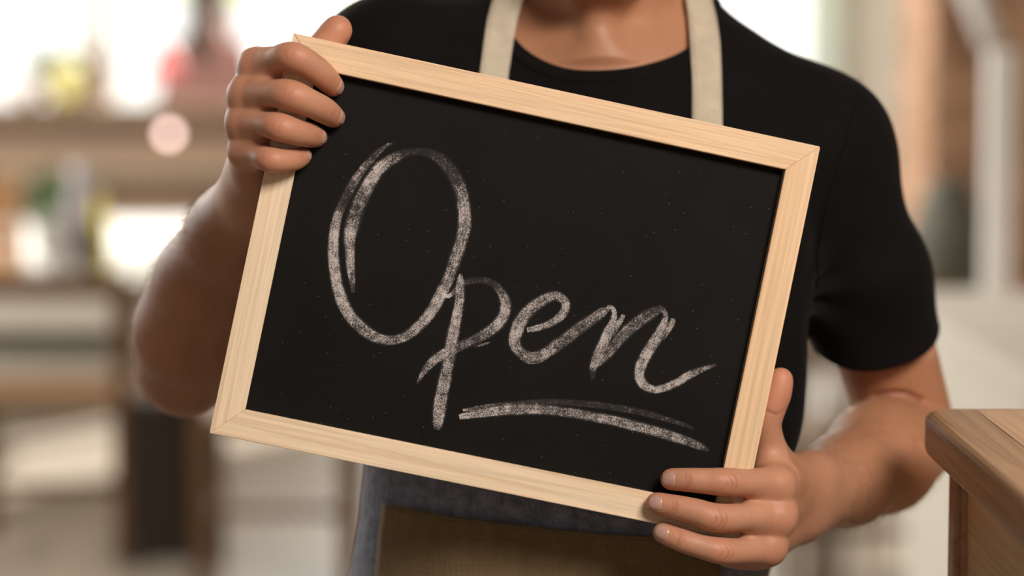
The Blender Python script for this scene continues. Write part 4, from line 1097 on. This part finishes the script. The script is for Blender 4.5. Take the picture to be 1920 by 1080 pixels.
def on_bar(px): return X(px, 10.6)
v = lathe('white_bowl', [(.03, 0), (.045, .01), (.085, .06), (.105, .13), (.10, .13), (.08, .065), (.03, .02)], (on_bar(60), 10.55, 1.18), M['ceramic'])
tag(v, 'white ceramic bowl on the bar left of the yellow jar', 'bowl')
t = empty('yellow_jar', (on_bar(132), 10.6, 1.18), 'pale yellow jar on the bar beside the white bowl', 'jar')
lathe('jar_body', [(.045, 0), (.058, .02), (.06, .15), (.05, .18)], (on_bar(132), 10.6, 1.18), M['yellow_pale'], t)
lathe('lid', [(.055, 0), (.055, .015), (.02, .02), (.015, .04)], (on_bar(132), 10.6, 1.362), M['grey'], t)
potted(112, 10.83, 1.18, .05, .12, .10, .14, 180, .07, M['grey'], M['green_pale'], 'small pale green plant on the bar behind the yellow jar', 2)
v = box('menu_stand', (on_bar(172) - .02, 10.55, 1.18), (on_bar(172) + .02, 10.60, 1.38), M['dark_wood'], None, .004); tag(v, 'narrow dark wooden menu stand on the bar right of the yellow jar', 'menu stand')
lx, lz = X(318, 10.4), Z(250, 10.4)
t = empty('bulb_lamp', (lx, 10.44, lz), 'small glowing pinkish round bulb on the front of the plank bar', 'lamp')
m_, nt_, b_ = new_mat('bulb_glow'); b_.inputs['Emission Color'].default_value = (1, .72, .66, 1); b_.inputs['Emission Strength'].default_value = 7.5
b_.inputs['Base Color'].default_value = (.9, .6, .5, 1)
lathe('bulb', [(.005, 0), (.016, .004), (.023, .014), (.023, .024), (.016, .034), (.005, .038)], (lx, 10.415, lz), m_, t, 20, (0, -1, 0))
lathe('socket', [(.012, 0), (.014, .004), (.014, .024)], (lx, 10.438, lz), M['ceramic'], t, 16, (0, -1, 0))
# red enamel lamp hanging in front of the window
t = empty('pendant_lamp', (X(312, 10.3), 10.3, 4.2), 'red enamel pendant lamp hanging before the window beside the person in mauve', 'lamp')
lathe('lamp_shade', [(.075, -.06), (.07, -.03), (.05, .03), (.02, .065), (.015, .08)], (X(312, 10.3), 10.3, Z(118, 10.3)), M['red'], t)
tube('cord', [(X(312, 10.3), 10.3, Z(118, 10.3) + .08), (X(312, 10.3), 10.3, 4.2)], .004, M['dark'], t, 6)
# second person behind the bar, back turned
W2 = empty('person', (X(395, 11.4), 11.4, 0), 'person with long dark hair and mauve top standing behind the bar, back turned', 'person')
hx = X(392, 11.4)
pf = Node(.04, Torso([(.75, hx, 11.4, .165, .115), (.95, hx, 11.4, .17, .12), (1.1, hx, 11.4, .145, .105), (1.3, hx, 11.4, .165, .11), (1.42, hx, 11.4, .155, .095), (1.50, hx, 11.4, .09, .06), (1.54, hx, 11.4, .05, .04)]),
          Caps((hx - .15, 11.4, 1.42), (hx - .20, 11.36, 1.16), .05, .042), Caps((hx - .20, 11.36, 1.16), (hx - .12, 11.22, 1.12), .042, .034),
          Caps((hx + .15, 11.4, 1.42), (hx + .20, 11.36, 1.16), .05, .042), Caps((hx + .20, 11.36, 1.16), (hx + .12, 11.22, 1.12), .042, .034))
Vw, Qw = nets(pf, pf.lo - .01, pf.hi + .01, .012); mesh_obj('mauve_top', Vw, Qw, M['mauve'], W2, smooth=True)
bf = Node(.03, Caps((hx, 11.4, .70), (hx, 11.4, 1.48), .09, .05), Caps((hx, 11.4, 1.48), (hx, 11.4, 1.58), .05, .05), Ell((hx, 11.39, 1.67), AX, (.075, .09, .11)), Caps((hx - .08, 11.4, .75), (hx - .09, 11.4, .06), .08, .045), Caps((hx + .08, 11.4, .75), (hx + .09, 11.4, .06), .08, .045))
Vw, Qw = nets(bf, np.array([bf.lo[0], 11.0, .0]), bf.hi + .01, .012); mesh_obj('body', Vw, Qw, M['skin'], W2, smooth=True)
hx2 = hx - .05
hf = Node(.03, Ell((hx, 11.40, 1.70), AX, (.092, .105, .11)), Caps((hx - .02, 11.33, 1.66), (hx - .05, 11.30, 1.40), .07, .045), Caps((hx - .04, 11.30, 1.45), (hx - .02, 11.29, 1.34), .045, .02))
Vw, Qw = nets(hf, hf.lo - .01, hf.hi + .01, .010); mesh_obj('long_hair', Vw, Qw, M['hair'], W2, smooth=True)

# brick pier, white post, lamp and pale counter on the right
def brick_mat(name, c):
    return plain(name, c, .85, .25, 30, bmp=.4)
bmats = [brick_mat('brick_a', (.56, .32, .19)), brick_mat('brick_b', (.63, .37, .23)), brick_mat('brick_c', (.48, .27, .16))]
pier = box('brick_pier', (X(1752, 7.0), 7.01, 0), (X(1752, 7.0) + .62, 7.6, 4.2), plain('mortar', (.45, .36, .28), .9), None, 0)
tag(pier, 'brown brick pier rising behind the white post', 'pier')
px0 = X(1752, 7.0)
brick_me = {}
def brick(lo_, hi_, k):
    sz = tuple(round(hi_[i] - lo_[i], 4) for i in range(3)); key_ = (sz, k)
    if key_ not in brick_me:
        bm = bmesh.new(); add_box(bm, [-s / 2 for s in sz], [s / 2 for s in sz], 0)
        me = bpy.data.meshes.new('brick'); bm.to_mesh(me); bm.free(); me.materials.append(bmats[k]); brick_me[key_] = me
    o = bpy.data.objects.new('brick', brick_me[key_]); o.location = [(lo_[i] + hi_[i]) / 2 for i in range(3)]
    return link(o, pier)
rng = random.Random(5)
nrow = 0; z = .0
while z < 2.6:
    z1 = z + .065
    # front face stretchers
    xx = px0 - (.11 if nrow % 2 else 0)
    while xx < px0 + .62 - .03:
        a_, b2 = max(xx, px0), min(xx + .215, px0 + .62)
        if b2 - a_ > .03: brick((a_, 7.0, z), (b2, 7.02, z1), rng.randrange(3))
        xx += .225
    yy = 7.022 - (.11 if (nrow + 1) % 2 else 0)
    while yy < 7.6 - .03:
        a_, b2 = max(yy, 7.022), min(yy + .215, 7.6)
        if b2 - a_ > .03: brick((px0 - .01, a_, z), (px0 + .012, b2, z1), rng.randrange(3))
        yy += .225
    z += .075; nrow += 1
t = empty('white_post', (X(1872, 5.2), 5.2, 0), 'slim white painted post standing in front of the brick pier', 'post')
box('post_shaft', (X(1850, 5.2), 5.18, .02), (X(1897, 5.2), 5.24, Z(92, 5.2)), M['white'], t, .004)
box('base_plate', (X(1838, 5.2), 5.15, 0), (X(1910, 5.2), 5.27, .02), M['white'], t, .003)
t = empty('wall_lamp', (X(1800, 6.9), 6.9, 1.6), 'white tube lamp tilted on a wooden arm high on the brick pier', 'lamp')
dv = unit(np.array([X(1868, 6.7) - X(1805, 6.7), 0, Z(112, 6.7) - Z(-40, 6.7)]))
lathe('lamp_tube', [(.016, 0), (.03, .01), (.034, .09), (.034, .19), (.022, .22)], (X(1803, 6.7), 6.7, Z(-45, 6.7)), M['ceramic'], t, 20, dv)
tube('arm', [(X(1803, 6.7), 6.72, Z(-45, 6.7)), (X(1830, 6.9), 6.9, Z(-60, 6.9)), (X(1840, 7), 7.0, Z(-60, 7))], .012, M['chair_wood'], t, 8)
t = empty('pale_side_counter', (1.2, 4.8, 0), 'low cream side counter in front of the brick pier and white post', 'counter')
box('counter_top', (.80, 3.7, .86), (1.9, 5.12, .90), M['cream'], t, .006)
box('counter_body', (.84, 3.75, 0), (1.86, 5.08, .86), M['cream'], t, .004)
v = lathe('green_grey_urn', [(.06, 0), (.10, .06), (.11, .2), (.08, .3), (.06, .33), (.075, .36)], (X(1780, 6.5), 6.5, .70), M['urn']); tag(v, 'dull green grey urn on a plinth before the brick pier', 'urn')
v = box('urn_plinth', (X(1780, 6.5) - .12, 6.38, 0), (X(1780, 6.5) + .12, 6.62, .70), M['cream'], None, .006); tag(v, 'square cream plinth carrying the grey urn', 'plinth')
# curtain beside the window on the right
cv = bmesh.new(); n_ = 40; cy = YB - .12; vs0 = []
for i in range(n_ + 1):
    x = 1.50 + .16 * i / n_; y = cy + .02 * math.sin(i * 1.9)
    vs0.append((cv.verts.new((x, y, .3)), cv.verts.new((x, y, 3.95))))
for i in range(n_): cv.faces.new((vs0[i][0], vs0[i + 1][0], vs0[i + 1][1], vs0[i][1]))
cm = plain('pale_green_curtain', (.80, .82, .76), .9, .04); _nt = cm.node_tree; _tl = _nt.nodes.new('ShaderNodeBsdfTranslucent'); _tl.inputs[0].default_value = (.82, .85, .78, 1)
_mx = _nt.nodes.new('ShaderNodeMixShader'); _mx.inputs[0].default_value = .6; _nt.links.new(_nt.nodes['Principled BSDF'].outputs[0], _mx.inputs[1]); _nt.links.new(_tl.outputs[0], _mx.inputs[2]); _nt.links.new(_mx.outputs[0], _nt.nodes['Material Output'].inputs[0])
cu = bm_obj('curtain', cv, cm, None, True); tag(cu, 'narrow pale green-white curtain at the right end of the bright window', 'curtain')
md = cu.modifiers.new('cloth', 'SOLIDIFY'); md.thickness = .003

# trees beyond the window, pale in the glare
M['tree_leaf'] = plain('sunlit_leaf', (.42, .52, .20), .6, .25, 8)
for k, (px, y, zc_, sp_r, lab) in enumerate(((190, 17, 1.72, .95, 'pale green street tree beyond the window above the yellow jar'), (430, 21.5, 1.9, .9, 'pale green street tree beyond the window behind the person in mauve'))):
    t = empty('street_tree', (X(px, y), y, 0), lab, 'tree', 'trees outside the window')
    o = leafy('foliage', (X(px, y), y, zc_), 900, sp_r, 1.8, .24, M['tree_leaf'], t, 20 + k); o['kind'] = 'stuff'
    tube('trunk', [(X(px, y), y, 0), (X(px, y) + .03, y, 1.2), (X(px, y), y, 2.4)], [.09, .075, .05], M['chair_wood'], t, 10)
